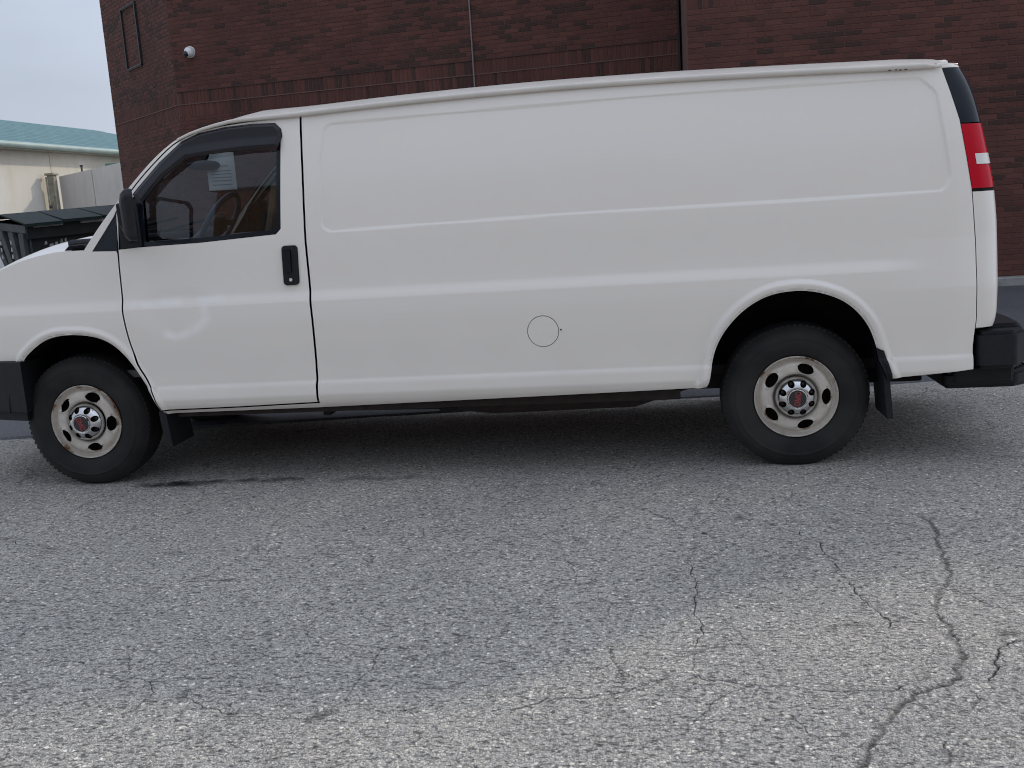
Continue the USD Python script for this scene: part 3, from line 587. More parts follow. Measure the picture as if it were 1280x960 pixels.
for s in (-.004, 1.724):
    for pg in (Polygon([(-1.15, 1.05), (-.05, 1.05), (-.05, 1.38), (-.62, 1.38)]), Polygon([(.0, 1.05), (1.2, 1.04), (.75, 1.37), (.0, 1.38)])):
        m = trimesh.creation.extrude_polygon(pg, .004); m.apply_translation([0, 0, s-.002]); obj('window', carx(m), 'car_glass_dark', car)
for wx in (-1.32, 1.3):
    for wy in (.1, 1.62):
        m = trimesh.creation.torus(.245, .085, major_sections=28, minor_sections=10); m.apply_translation([wx, .31, wy]); obj('wheel', carx(m), 'tyre_rubber', car, smooth=True)
for wy in (.25, 1.47): obj('tail_lamp', rbox((CX+2.135, CY+wy, .80), (.06, .30, .12), .02), 'red_lens', car)
obj('bumper', rbox((CX+2.14, CY+.86, .45), (.16, 1.7, .2), .05), 'black_plastic', car)

# ------------------------------------------------------------------ the building across the lot that the cab window and the paint mirror
hb = thing('opposite_building', 'brown building across the lot, seen only as a reflection in the cab window', 'building')
OX0, OX1, OY, OH = -11.2, 34.0, -27.0, 8.9
obj('wall', box(((OX0+OX1)/2, OY-4, OH/2), (OX1-OX0, 8.0, OH)), 'opposite_wall', hb)
obj('base_course', box(((OX0+OX1)/2, OY+.02, .5), (OX1-OX0+.1, .12, 1.0)), 'kerb_concrete', hb)
obj('coping', box(((OX0+OX1)/2, OY-4, OH+.12), (OX1-OX0+.4, 8.4, .24)), 'coping_metal', hb)
for i in range(9):
    for z in (1.9, 5.2):
        wf = obj('window', box((OX0+2.6+i*4.9, OY+.03, z+.7), (1.7, .10, 1.7)), 'coping_metal', hb); obj('pane', box((OX0+2.6+i*4.9, OY+.09, z+.7), (1.5, .02, 1.5)), 'car_glass_dark', wf)

# ------------------------------------------------------------------ the van
van = thing('cargo_van', 'long white cargo van with black mirror and rusty steel wheels parked side on', 'van')
SZ = [.30, .36, .40, .43, .46, .49, .53, .548, .556, .563, .570, .61, .80, .93, .99, 1.005, 1.05, 1.07, 1.3, 1.36, 1.6, 1.8, 1.93, 1.98, 2.05]
SY = [.16, .10, .06, .026, .008, 0, .003, .007, .012, .0165, .0175, .0175, .009, .003, .0035, .007, .0225, .0245, .035, .039, .062, .092, .118, .132, .16]
S0 = PchipInterpolator(SZ, SY)
rear_open = arch([(3.470, .44), (3.494, .472), (3.519, .598), (3.576, .724), (3.673, .830), (3.784, .895), (3.889, .917), (3.998, .914), (4.102, .885), (4.182, .841), (4.248, .775), (4.294, .697), (4.322, .613), (4.360, .50), (4.385, .44)], 6)
front_open = arch([(-.33, .60), (-.299, .740), (-.236, .792), (-.133, .849), (-.014, .872), (.067, .871), (.155, .858), (.239, .825), (.300, .776), (.363, .692), (.421, .586), (.469, .489), (.492, .36)], 6)
RO = Polygon(np.vstack([rear_open, [(4.40, .2), (3.46, .2)]])); FO = Polygon(np.vstack([front_open, [(.50, .2), (-.33, .2)]]))
PRESS = Polygon([(1.510, 1.351), (2.773, 1.366), (3.962, 1.363), (4.640, 1.366), (4.672, 1.43), (4.615, 1.836), (4.542, 1.909), (3.979, 1.917), (3.200, 1.921), (2.385, 1.915), (1.554, 1.906), (1.525, 1.723)])
PRESS = PRESS.buffer(-.055).buffer(.055, 16)
pts_ = lambda x, z: shapely.points(np.stack([x, z], -1))
sstep = lambda t: np.clip(t, 0, 1)**2*(3-2*np.clip(t, 0, 1))
def flare(x, z, hole, w):
    d = shapely.distance(pts_(x, z), hole)
    return -.0165*sstep((w-d)/.028)*(1-.45*sstep((w*.55-d)/(w*.55))) + .012*sstep((.012-d)/.012)
def plan(x): return .24*np.clip((.15-x)/1.1, 0, 2)**2.1
def Sf(x, z):
    x = np.asarray(x, float); z = np.asarray(z, float)
    zc = np.clip(z, .30, 2.05); y = S0(zc).copy()
    fade = sstep((4.62-x)/.35)                      # the waist crease runs out near the tail
    flat = np.interp(zc, [.90, 1.14], [float(S0(.90)), float(S0(1.14))]); m = (zc > .90) & (zc < 1.14)
    y = np.where(m, flat*(1-fade)+y*fade, y)
    y = y + plan(x)
    near = (x > 3.3) & (x < 4.55) & (z < 1.1); yy = np.zeros_like(y)
    if near.any(): yy[near] += flare(x[near], z[near], RO, .062)
    nf = (x < .75) & (z < 1.05)
    if nf.any(): yy[nf] += flare(x[nf], z[nf], FO, .055)
    pn = (x > 1.4) & (z > 1.3)
    if pn.any():
        sd = shapely.distance(pts_(x[pn], z[pn]), PRESS.boundary)*np.where(shapely.contains_xy(PRESS, x[pn], z[pn]), 1, -1)
        yy[pn] += .0065*sstep((sd+.007)/.014)
    y = y + yy + .0034*(meshkit.fbm(np.stack([x*1.6, z*2.3, 0*x], -1), 2, 31)-.5) + .0007*(meshkit.fbm(np.stack([x*7, z*8, 0*x], -1), 2, 33)-.5)
    dn = (x < 1.3) & (z > .75) & (z < 1.25)
    if dn.any():   # shallow dent in the front door
        q = np.hypot((x[dn]-.66)/.27, np.where(z[dn] > 1.0, (z[dn]-1.0)/.115, (z[dn]-1.0)/.20)); y[dn] += .0055*sstep((1-q)/.55)
        q2 = np.hypot((x[dn]-.64)/.07, (z[dn]-.855)/.035); y[dn] += .0018*sstep((1-q2)/.9)
    y = y + .035*sstep((x-4.60)/.26)**2
    return y
def F_near(x, z, off=0.): return np.stack([x, Sf(x, z)+off, z], -1)
VW = 1.99
# outline curves of the side, as (x, z)
door_front = spline([(.357, 1.298), (.354, 1.15), (.354, 1.029), (.367, .853), (.399, .708), (.454, .589), (.492, .467), (.500, .426)], 5)
door_rear = np.array([(1.407, .441), (1.418, .70), (1.422, .892), (1.416, 1.315), (1.424, 1.647), (1.425, 1.958)])
door_top = spline([(.461, 1.632), (.588, 1.757), (.743, 1.875), (.867, 1.919), (1.092, 1.947), (1.425, 1.958)], 5)
WIN = Polygon([(.362, 1.322), (.474, 1.328), (.829, 1.333), (1.258, 1.353), (1.287, 1.381), (1.316, 1.862), (1.309, 1.900), (1.282, 1.924), (1.157, 1.928), (1.011, 1.922), (.865, 1.901), (.770, 1.865), (.638, 1.762), (.490, 1.617), (.375, 1.505)])
DOOR = Polygon(np.vstack([door_front, [(.70, .428), (.956, .431)], door_rear, door_top[::-1], [(.362, 1.515)]])).buffer(0)
door_poly = DOOR.buffer(-.0035).difference(WIN)
apil = spline([(.160, 1.331), (.292, 1.487), (.443, 1.644), (.637, 1.822), (.735, 1.886), (.780, 1.905)], 5)
rail_low = np.array([(1.428, 1.950), (1.9, 1.968), (2.386, 1.980), (2.8, 1.981), (3.202, 1.977), (3.982, 1.964), (4.359, 1.951), (4.640, 1.940)])
body_rear = np.array([(4.644, 1.945), (4.679, 1.830), (4.718, 1.695), (4.747, 1.523), (4.771, 1.370), (4.789, 1.120), (4.796, .731), (4.784, .605), (4.783, .486)])
rock_bot = np.array([(4.783, .486), (4.375, .457), (3.9, .45), (3.468, .444), (2.294, .423), (1.393, .407), (.587, .403), (.508, .400)])
side = Polygon(np.vstack([body_rear, rock_bot, [(.504, .4205), (.70, .4225), (.956, .4255), (1.4145, .436)], door_rear[1:]+[(.0075, 0)], rail_low+[(0, .012)]])).buffer(0)
side = side.difference(RO)
FUEL = Point(2.655, .774).buffer(.0825, 24)
hand = Polygon([(1.284, 1.291), (1.372, 1.291), (1.366, 1.082), (1.280, 1.082)]).buffer(-.02).buffer(.02, 8)
side_main = side.difference(FUEL)
RNGW = np.random.default_rng(3)
STROKES = [(LineString([(.42, 1.02), (.55, 1.02), (.68, 1.025)]), .03, .35), (LineString([(.80, 1.03), (.93, 1.035)]), .03, .4), (LineString([(.82, .98), (.83, .93), (.76, .87), (.68, .845), (.62, .84)]), .035, .4), (LineString([(.60, .85), (.64, .84)]), .04, .45)]
def scuff(x, z):
    w = np.zeros(len(x)); p = pts_(x, z)
    for l, r, s in STROKES:
        d = shapely.distance(p, l); w = np.maximum(w, s*np.clip(1-d/r, 0, 1)*np.clip(meshkit.fbm(np.stack([x*20, z*20, 0*x], -1), 3, 12)*2-.3, 0, 1))
    return w
D = (0, .028, 0)
put_sheet('side_panel', side_main, F_near, .0095, 'white_paint', van, D)
fd = put_sheet('fuel_door', FUEL.buffer(-.003), lambda x, z: F_near(x, z, -.001), .008, 'white_paint', van, D)
obj('hinge_dot', trimesh.creation.icosphere(2, .0045).apply_translation((2.748, float(Sf(np.array([2.748]), np.array([.778]))[0]), .778)), 'under_black', van)
door = put_sheet('door', door_poly, F_near, .0085, 'white_paint', van, D, wear=scuff)
# door handle: recessed cup with a pull bar and key cylinder
put_sheet('door_handle', hand, lambda x, z: F_near(x, z, -.007+.0*x), .008, 'black_plastic', door, (0, .01, 0))
bar = Polygon([(1.298, 1.272), (1.334, 1.272), (1.330, 1.15), (1.295, 1.15)]).buffer(-.01).buffer(.01, 6)
put_sheet('handle_pull', bar, lambda x, z: F_near(x, z, -.017), .008, 'gloss_black', door, (0, .012, 0))
lk = trimesh.creation.cylinder(.009, .012, sections=18); lk.apply_transform(trimesh.transformations.rotation_matrix(math.pi/2, [1, 0, 0])); lk.apply_translation((1.328, .005, 1.112)); obj('key_cylinder', lk, 'chrome', door)
# window: black surround, pane, smoked rain visor
inner = WIN.buffer(-.026)
fr_poly = WIN.buffer(-.0015).difference(inner)
sail = Polygon([(.362, 1.322), (.52, 1.33), (.52, 1.64), (.490, 1.617), (.375, 1.505)])
put_sheet('window_surround', fr_poly.union(sail.intersection(WIN.buffer(-.0015))).buffer(0), lambda x, z: F_near(x, z, .010), .012, 'gloss_black', door, D)
put_sheet('window_pane', inner.buffer(.01).difference(sail.buffer(-.004)), lambda x, z: np.stack([x, S0(z)+.022, z], -1), .05, 'window_glass', door)
vis_in = np.array([(.532, 1.563), (.662, 1.693), (.796, 1.781), (.897, 1.790), (1.098, 1.801), (1.306, 1.802)])
vis_out = np.array([(1.325, 1.862), (1.318, 1.90), (1.286, 1.932), (1.157, 1.937), (1.011, 1.931), (.862, 1.910), (.764, 1.873), (.632, 1.770), (.482, 1.625), (.47, 1.610)])
VIS = Polygon(np.vstack([vis_in, vis_out])).buffer(0)
vbound = LineString(vis_in)
def F_vis(x, z):
    d = shapely.distance(pts_(x, z), VIS.exterior); di = shapely.distance(pts_(x, z), vbound)
    return np.stack([x, Sf(x, z)-.006-.024*sstep((.075-di)/.075)*.8-.010*sstep(d/.02), z], -1)
put_sheet('rain_visor', VIS, F_vis, .006, 'visor_acrylic', door, (0, .006, 0))
# A pillar strip, corner trim, fender, sill
pil = Polygon(np.vstack([apil, door_top[door_top[:, 0] < .87][::-1] + [(-.003, .002)], [(.362, 1.525), (.352, 1.505), (.21, 1.321)]])).buffer(0)
tri_ = Polygon([(.207, 1.319), (.352, 1.318), (.364, 1.515)])
put_sheet('windshield_pillar', pil.difference(tri_.buffer(.0015)), F_near, .01, 'white_paint', van, D)
put_sheet('corner_trim', tri_, lambda x, z: F_near(x, z, .004), .012, 'gloss_black', van, D)
hood_line = spline([(-.86, 1.02), (-.70, 1.115), (-.52, 1.195), (-.349, 1.258), (-.151, 1.309), (.042, 1.331), (.160, 1.331), (.21, 1.321)], 5)
df = door_front+[(-.0045, 0)]
fend = Polygon(np.vstack([[(-.86, .735)], [(-.31, .735)], [(.497, .36)], [(.497, .42)], df[::-1], [(.348, 1.316)], hood_line[::-1]])).buffer(0)
fend = Polygon(np.vstack([hood_line, [(.348, 1.316)], df, [(.500, .398)], [(.47, .398)], [(.2, .5)], [(-.31, .735)], [(-.86, .735)]])).buffer(0).difference(FO)
put_sheet('front_fender', fend, F_near, .0095, 'white_paint', van, D)
# hood
xs = hood_line[:-4, 0]; hz = hood_line[:-4, 1]
T = np.linspace(0, 1, 41); HG = np.zeros((len(xs), 41, 3))
for i, (x, z) in enumerate(zip(xs, hz)):
    y0 = float(Sf(np.array([x]), np.array([z]))[0]); y1 = VW-y0
    HG[i, :, 0] = x - .10*np.sin(np.pi*T)*np.interp(x, [-.86, 0], [1, .2]); HG[i, :, 1] = y0+(y1-y0)*T; HG[i, :, 2] = z + .085*(1-np.abs(2*T-1)**3.2)
obj('hood', grid_mesh(HG, flip=True), 'white_paint', van, smooth=True)
# cowl and wiper
obj('cowl', rbox((.10, VW/2, 1.36), (.20, 1.72, .06), .02), 'black_plastic', van)
cwl = np.array([(.02, .06, 1.325), (.07, .04, 1.358), (.15, .05, 1.362), (.17, .07, 1.33)])
ch = trimesh.convex.convex_hull(np.vstack([cwl, cwl+[0, .22, 0.01]])); obj('cowl_end', ch, 'black_plastic', van)
for y in (.35, 1.05): obj('wiper', frame_tube([(.12, y, 1.40), (.22, y+.35, 1.45), (.27, y+.62, 1.48)], .012, 6), 'black_plastic', van)
# roof, gutters
rail = spline([(.744, 1.886), (.80, 1.908), (.867, 1.928), (1.092, 1.964), (1.428, 1.970), (1.965, 1.991), (2.387, 2.001), (2.799, 2.003), (3.203, 2.000), (3.598, 1.992), (3.983, 1.983), (4.360, 1.973), (4.580, 1.968), (4.636, 1.955)], 4)
fit_ = np.polyfit(rail[rail[:, 0] > 1.2][:, 0], rail[rail[:, 0] > 1.2][:, 1], 4); w_ = np.clip((rail[:, 0]-1.1)/.6, 0, 1)*np.clip((4.64-rail[:, 0])/.1, 0, 1)
rail[:, 1] = rail[:, 1]*(1-w_)+np.polyval(fit_, rail[:, 0])*w_
ry = S0(np.clip(rail[:, 1], .3, 2.05))
rl = np.c_[rail[:, 0], ry-.012, rail[:, 1]-.004]
rr_ = np.interp(rail[:, 0], [.744, 1.0, 1.5, 4.55, 4.636], [.007, .010, .014, .0155, .005])
obj('rain_gutter', frame_tube(rl, rr_, 12, flat=(.85, 1.0)), 'gutter_paint', van, smooth=True)
obj('rain_gutter', frame_tube(rl*[1, -1, 1]+[0, VW, 0], rr_, 8), 'gutter_paint', van, smooth=True)
rs = []
for k, x in enumerate((4.40, 4.43, 4.45, 4.475)): rs.append(trimesh.creation.icosphere(1, .004).apply_scale((1.8, .5, .6)).apply_translation((x, float(np.interp(x, rail[:, 0], ry))-.022, float(np.interp(x, rail[:, 0], rail[:, 1]))-.018+.002*(k % 2))))
obj('rust_spot', cat(*rs), 'rust_steel', van)
T = np.linspace(0, 1, 45); rx = np.r_[np.linspace(.84, 1.1, 10), np.linspace(1.2, 4.68, 40)]; RG = np.zeros((len(rx), 45, 3))
for i, x in enumerate(rx):
    z = float(np.interp(x, rail[:, 0], rail[:, 1])); y0 = float(S0(z))+.012; front = np.interp(x, [.84, 1.1], [0, 1])
    RG[i, :, 0] = x - (.16*np.sin(np.pi*T) if x < 1.1 else 0)*(1-front); RG[i, :, 1] = y0+(VW-2*y0)*T; RG[i, :, 2] = z+(.04+.06*front)*(1-np.abs(2*T-1)**2.6)
obj('roof', grid_mesh(RG, flip=True), 'white_paint', van, smooth=True)
obj('headliner', box((1.7, VW/2, 1.955), (1.5, 1.66, .01)), 'headliner', van)
# windscreen
T = np.linspace(0, 1, 31); ap = apil[:-1]; WG = np.zeros((len(ap), 31, 3))
for i, (x, z) in enumerate(ap):
    y0 = float(S0(z))+.035; WG[i, :, 0] = x+.012-.20*np.sin(np.pi*T)*.8; WG[i, :, 1] = y0+(VW-2*y0)*T; WG[i, :, 2] = z
obj('windscreen', grid_mesh(WG, flip=True), 'window_glass', van, smooth=True)
# far side, coarser
def F_far(x, z): return np.stack([x, VW-Sf(x, z), z], -1)
def far_sheet(name, poly, material, par, st=.04, off=0):
    v, f, n, uv = sheet(poly, lambda x, z: F_far(x, z)-np.array([0, off, 0]), st, (0, -.028, 0)); return obj(name, (v, f[:, ::-1]), material, par, normals=-n)
far_sheet('side_panel', side, 'white_paint', van)
d2 = far_sheet('door', door_poly, 'white_paint', van); far_sheet('window_surround', fr_poly, 'gloss_black', d2, .03, .01)
v, f, n, uv = sheet(inner.buffer(.01), lambda x, z: np.stack([x, VW-S0(z)-.022, z], -1), .06); obj('window_pane', (v, f[:, ::-1]), 'window_glass', d2, normals=-n)
far_sheet('front_fender', fend, 'white_paint', van); far_sheet('windshield_pillar', pil, 'white_paint', van); far_sheet('corner_trim', tri_, 'gloss_black', van, .04, .004)
# rear corner: white post, tail lamp, black cap, then doors
tz = np.array([.672, .70, .787, 1.115, 1.365, 1.517, 1.681, 1.843, 1.960]); tx = np.array([4.882, 4.904, 4.915, 4.914, 4.897, 4.870, 4.838, 4.797, 4.742])
bz = body_rear[::-1, 1]; bx = body_rear[::-1, 0]
def corner(z0, z1, n, inset=0., side=1, xin=.004, xo=0.):
    zs = np.linspace(z0, z1, n); K = np.linspace(0, 1, 13); G = np.zeros((n, 13, 3))
    for i, z in enumerate(zs):
        xb = float(np.interp(z, bz, bx))+xin; xt = float(PchipInterpolator(tz, tx)(z))+xo; y0 = float(Sf(np.array([xb]), np.array([z]))[0])+inset
        a = K*np.pi/2; G[i, :, 0] = xb+(xt-xb)*np.sin(a)**.85; G[i, :, 1] = y0+.085*(1-np.cos(a)); G[i, :, 2] = z
    if side < 0: G[:, :, 1] = VW-G[:, :, 1]
    return G
for s in (1, -1):
    fl = s > 0
    rd = obj('rear_door', (lambda G: grid_mesh(np.concatenate([G, np.stack([G[:, -1, 0]+.006, np.full(len(G), VW/2-.004*s), G[:, -1, 2]], -1)[:, None]], 1), flip=fl))(corner(.690, 1.352, 30, 0, s)), 'white_paint', van, smooth=True)
    G = corner(.690, 1.352, 30, 0, s)
    # bottom edge of the door corner
    e = G[0]; obj('door_edge', grid_mesh(np.stack([e, e+[0, 0, .0]+np.array([-.03, .04*s, -.012])], 0), flip=not fl), 'white_paint', rd)
    tl = obj('tail_lamp', grid_mesh(corner(1.368, 1.676, 24, -.002, s, .002), flip=fl), 'red_lens', van, smooth=True)
    obj('reverse_lens', grid_mesh(corner(1.482, 1.533, 6, -.0035, s, .003, .0025)[:, 2:-1], flip=fl), 'white_lens', tl, smooth=True)
    obj('lamp_base', grid_mesh(corner(1.350, 1.372, 3, .002, s, .002), flip=fl), 'under_black', tl, smooth=True)
    obj('pillar_cap', grid_mesh(corner(1.682, 1.948, 24, -.001, s, .002), flip=fl), 'gloss_black', van, smooth=True)
    up_ = corner(1.356, 1.95, 20, .0, s)[:, -1]
    obj('rear_door_upper', grid_mesh(np.stack([up_, np.stack([up_[:, 0]+.006, np.full(len(up_), VW/2-.004*s), up_[:, 2]], -1)], 1), flip=fl), 'white_paint', van)
# dark backing behind the lamp seams, roof tail
obj('roof_tail', rbox((4.69, VW/2, 1.985), (.08, 1.36, .04), .015), 'white_paint', van)
tc = corner(1.945, 1.961, 4, .004, 1, .0); obj('roof_corner', cat(grid_mesh(tc, flip=True), trimesh.convex.convex_hull(np.vstack([tc[-1], tc[-1][-3:]+[0, 0, .010], [[4.615, .128, 1.975], [4.615, .13, 1.955], [4.60, .40, 1.99], [4.73, .40, 1.985]]]))), 'white_paint', van, smooth=40)
# bumpers, hitch, flaps
def plan_prism(pts, z0, z1, b=.02):
    pg = Polygon(pts).buffer(-.04).buffer(.04, 8); lo, mid = pg.buffer(-b), pg
    return cat(prism_xy(mid, z0+b, z1-b), prism_xy(lo, z0, z1))
rb = obj('rear_bumper', plan_prism([(4.803, .03), (4.99, .035), (5.07, .14), (5.09, .4), (5.09, VW-.4), (5.07, VW-.14), (4.99, VW-.035), (4.803, VW-.03)], .478, .668), 'black_plastic', van)
obj('step_pad', plan_prism([(4.87, .13), (5.05, .16), (5.07, .4), (5.07, VW-.4), (5.05, VW-.16), (4.87, VW-.13)], .655, .690, .012), 'black_plastic', rb)
th = obj('tow_hitch', cat(plan_prism([(4.67, .12), (5.02, .12), (5.14, .22), (5.14, VW-.22), (5.02, VW-.12), (4.67, VW-.12)], .368, .455, .02), rbox((4.86, .14, .44), (.30, .06, .10), .02)), 'black_plastic', van)
for k in range(4): obj('step_groove', frame_tube([(5.02+k*.028, .20+k*.012, .4565), (5.02+k*.028, VW-.25, .4565)], .006, 6), 'gloss_black', th)
fbp = [(-.302, .012), (-.45, .055), (-.65, .12), (-.85, .26), (-.95, .5), (-1.0, VW/2), (-.95, VW-.5), (-.85, VW-.26), (-.65, VW-.12), (-.45, VW-.055), (-.302, VW-.012), (-.302, VW-.25), (-.62, VW-.35), (-.66, .35), (-.302, .25)]
obj('front_bumper', cat(prism_xy(Polygon(fbp), .445, .732), prism_xy(Polygon(fbp).buffer(-.022), .39, .4452)), 'black_plastic', van)
gr = obj('grille', prism_xy(Polygon([(-.84, .28), (-.93, .55), (-.97, VW/2), (-.93, VW-.55), (-.84, VW-.28), (-.6, VW-.28), (-.6, .28)]), .735, 1.05), 'black_plastic', van)
for k in range(4): obj('grille_bar', box((-.965, VW/2, .79+k*.065), (.03, 1.1, .02)), 'chrome', gr)
for s in (1, -1): obj('headlamp', rbox((-.87, VW/2-s*.70, .92), (.12, .26, .24), .03), 'headlamp_lens', van)
def flap(x0, x1, z0, z1, y0, y1, lean): 
    v = np.array([(x, y, z) for (x, z) in ((x0, z1), (x1, z1), (x1+lean, z0), (x0+lean, z0)) for y in (y0, y1)]); return trimesh.convex.convex_hull(v)
for s in (0, 1):
    for (x0, x1, z0, z1, ya, yb, ln_) in ((4.345, 4.375, .245, .61, .03, .30, .03), (.475, .515, .215, .42, .03, .30, .02)):
        m = flap(x0, x1, z0, z1, ya, yb, ln_)
        if s: m.vertices[:, 1] = VW-m.vertices[:, 1]; m.invert()
        obj('mud_flap', m, 'black_plastic', van)
put_sheet('flap_bracket', Polygon([(4.318, .615), (4.352, .60), (4.384, .50), (4.395, .45), (4.372, .45), (4.33, .55)]), lambda x, z: F_near(x, z, -.007), .012, 'black_plastic', van, D)
# wheel wells
def well(cx, R, cz, y0, y1):
    a = np.linspace(0, math.pi, 36); ring = np.stack([cx+R*np.cos(a), np.zeros(36), cz+R*np.sin(a)], -1)
    A, B = ring.copy(), ring.copy(); A[:, 1] = y0; B[:, 1] = y1; Cc = np.tile([[cx, y1, cz]], (36, 1))
    return grid_mesh(np.stack([A, B, Cc], 0))
for s in (0, 1):
    for (cx, R, cz) in ((.06, .49, .44), (3.937, .515, .46)):
        m = well(cx, R, cz, .045, .46)
        if s: m.vertices[:, 1] = VW-m.vertices[:, 1]
        obj('wheel_well', m, 'under_black', van)
# underbody
ub = obj('underbody', cat(box((2.2, VW/2, .50), (5.0, 1.55, .05))), 'under_black', van)
for y in (.30, VW-.30): obj('frame_rail', rbox((2.25, y, .45), (4.7, .09, .12), .01), 'under_black', van)
obj('exhaust', frame_tube([(1.0, .5, .33), (2.0, .42, .33), (2.3, .40, .35), (3.1, .40, .36), (3.45, .38, .42)], [.032, .032, .085, .085, .035], 12), 'rust_steel', van, smooth=50)
for k, (x, w, z) in enumerate(((1.42, .05, .372), (2.10, .10, .375), (2.55, .5, .395))): obj('sill_bracket', rbox((x, .16, z), (w, .10, .05), .008), 'under_black', van)
obj('pinch_weld', box((1.95, .115, .395), (2.8, .012, .05)), 'rust_steel', van)
for x in (0, 3.937): obj('axle', trimesh.creation.cylinder(.055, 1.6, sections=16, transform=trimesh.transformations.translation_matrix((x, VW/2, .364)) @ trimesh.transformations.rotation_matrix(math.pi/2, [1, 0, 0])), 'under_black', van)
# ------------------------------------------------------------------ wheels
RIM = .211
TYRE = [(.200, .215), (.205, .040), (.212, .012), (.222, .003), (.240, -.004), (.262, -.011), (.285, -.014), (.300, -.0145), (.303, -.0175), (.309, -.0175), (.312, -.013), (.328, -.008), (.345, .004), (.357, .016), (.368, .030), (.374, .046), (.377, .075), (.372, .080), (.372, .086), (.378, .092), (.379, .112), (.373, .116), (.373, .122), (.379, .126), (.378, .150), (.372, .155), (.372, .161), (.377, .165), (.374, .195), (.366, .212), (.350, .228), (.300, .240), (.215, .225)]
RP = PchipInterpolator([0, .085, .104, .112, .119, .134, .152, .170, .183, .190, .197, .204, .2085, .213], [.034, .034, .034, .026, .010, .001, .000, .006, .020, .028, .020, .004, -.003, .004])
CAPP = PchipInterpolator([0, .044, .0455, .050, .054, .062, .080, .096, .104, .1075], [-.050, -.050, -.046, -.046, -.049, -.047, -.036, -.018, -.004, .010])
def wheel(cx, yl, rot, textrot, far=False, rust=((40, .9),), seed=0):
    """yl = y of the rim lip; the wheel faces -y"""
    hz_ = .3636
    wp = UsdGeom.Xform.Define(stage, '/World/' + van.GetName() + '/' + numbered(str(van.GetPath()), 'wheel')).GetPrim()
    pr = np.array(spline(np.array(TYRE), 3))
    t = trimesh.creation.revolve(np.c_[pr[:, 0], pr[:, 1]], sections=96)
    def place(v):
        v = np.asarray(v, float); o = np.stack([cx+v[:, 0], yl+v[:, 2], hz_+v[:, 1]], -1)
        if far: o[:, 1] = VW-o[:, 1]
        return o
    tv = place(t.vertices); low = np.clip((.03-tv[:, 2])/.03, 0, 1.6); tv[:, 1] -= .010*low*(1 if not far else -1)*(tv[:, 1] < yl+.06); tv[:, 2] = np.maximum(tv[:, 2], -.001)
    tf = t.faces if far else t.faces
    mt = trimesh.Trimesh(tv, tf, process=False)
    mt.fix_normals()
    obj('tyre', mt, 'tyre_rubber', wp, smooth=45)
    if True:
        lugs = []
        for k in range(76):
            a = 2*math.pi*k/76
            b = box((.3655, 0, .036), (.012, .017, .020)); b.apply_transform(trimesh.transformations.rotation_matrix(a, [0, 0, 1])); lugs.append(b)
        lm = cat(*lugs); lm.vertices = place(lm.vertices); lm.vertices[:, 2] = np.maximum(lm.vertices[:, 2], -.001); lm.fix_normals(); obj('shoulder_lugs', lm, 'tyre_rubber', wp)
    # steel disc with five slots
    disc = Point(0, 0).buffer(.2128, 48).difference(Point(0, 0).buffer(.086, 32))
    for k in range(5):
        a = math.radians(rot+72*k); e = affinity.scale(Point(0, 0).buffer(1, 16), .0245, .042)
        e = affinity.translate(affinity.rotate(e, math.degrees(a), origin=(0, 0)), .1515*math.cos(a), .1515*math.sin(a)); disc = disc.difference(e)
    sl = [(.1515*math.cos(math.radians(rot+72*k)), .1515*math.sin(math.radians(rot+72*k))) for k in range(5)]
    def RF(u, v):
        r = np.hypot(u, v); y = RP(np.minimum(r, .213))
        for (a, b) in sl:
            q = np.hypot(u-a, v-b); ang = math.atan2(b, a); du = (u-a)*math.cos(ang)+(v-b)*math.sin(ang); dv = -(u-a)*math.sin(ang)+(v-b)*math.cos(ang)
            e = np.hypot(du/.0245, dv/.042)
            y = y + .010*np.clip(1.45-e, 0, .45)/.45*np.where(du < 0, -.6, .9)
        return place(np.stack([u, v, y], -1))
    if far: disc = Point(0, 0).buffer(.2128, 24).difference(Point(0, 0).buffer(.086, 24))
    v, f, n, uv = sheet(disc, RF, .0055 if not far else .02, (0, .014*(1 if not far else -1), 0))
    r = np.hypot(uv[:, 0], uv[:, 1]); th_ = np.degrees(np.arctan2(uv[:, 1], uv[:, 0]))
    we = np.where(r > .204, .16, 0)
    for (a0, s_, wd) in rust:
        dd = np.abs((th_-a0+180) % 360-180); we = np.maximum(we, s_*np.clip(1-dd/wd, 0, 1)*np.clip((r-.175)/.03, 0, 1))
    for (a, b) in sl: we = np.maximum(we, .34*np.clip(1-(np.hypot(uv[:, 0]-a, uv[:, 1]-b)-.034)/.012, 0, 1)*(np.hypot(uv[:, 0]-a*.9, uv[:, 1]-b*.9) > .03))
    obj('rim', (v, f), 'wheel_paint', wp, normals=n, prim={'wear': we})
    bk = trimesh.creation.cylinder(.20, .01, sections=40); bk.apply_translation((0, 0, .07)); bk.vertices = place(bk.vertices); obj('brake_drum', bk, 'under_black', wp)
    if far: return
    cap = Point(0, 0).buffer(.1075, 40)
    for k in range(8):
        a = math.radians(22.5+45*k+rot); cap = cap.difference(affinity.translate(affinity.rotate(affinity.scale(Point(0, 0).buffer(1, 10), .0175, .0165), math.degrees(a), origin=(0, 0)), .0785*math.cos(a), .0785*math.sin(a)))
    v, f, n, uv = sheet(cap, lambda u, w: place(np.stack([u, w, CAPP(np.hypot(u, w))], -1)), .0042, (0, .012, 0)); obj('hub_cap', (v, f), 'chrome', wp, normals=n)
    bk = trimesh.creation.cylinder(.095, .004, sections=32); bk.apply_translation((0, 0, -.004)); bk.vertices = place(bk.vertices); obj('cap_recess', bk, 'under_black', wp)
    nuts = []
    for k in range(8):
        a = math.radians(22.5+45*k+rot); c = trimesh.creation.cylinder(.0085, .018, sections=6); c.apply_translation((.0785*math.cos(a), .0785*math.sin(a), -.010)); nuts.append(c)
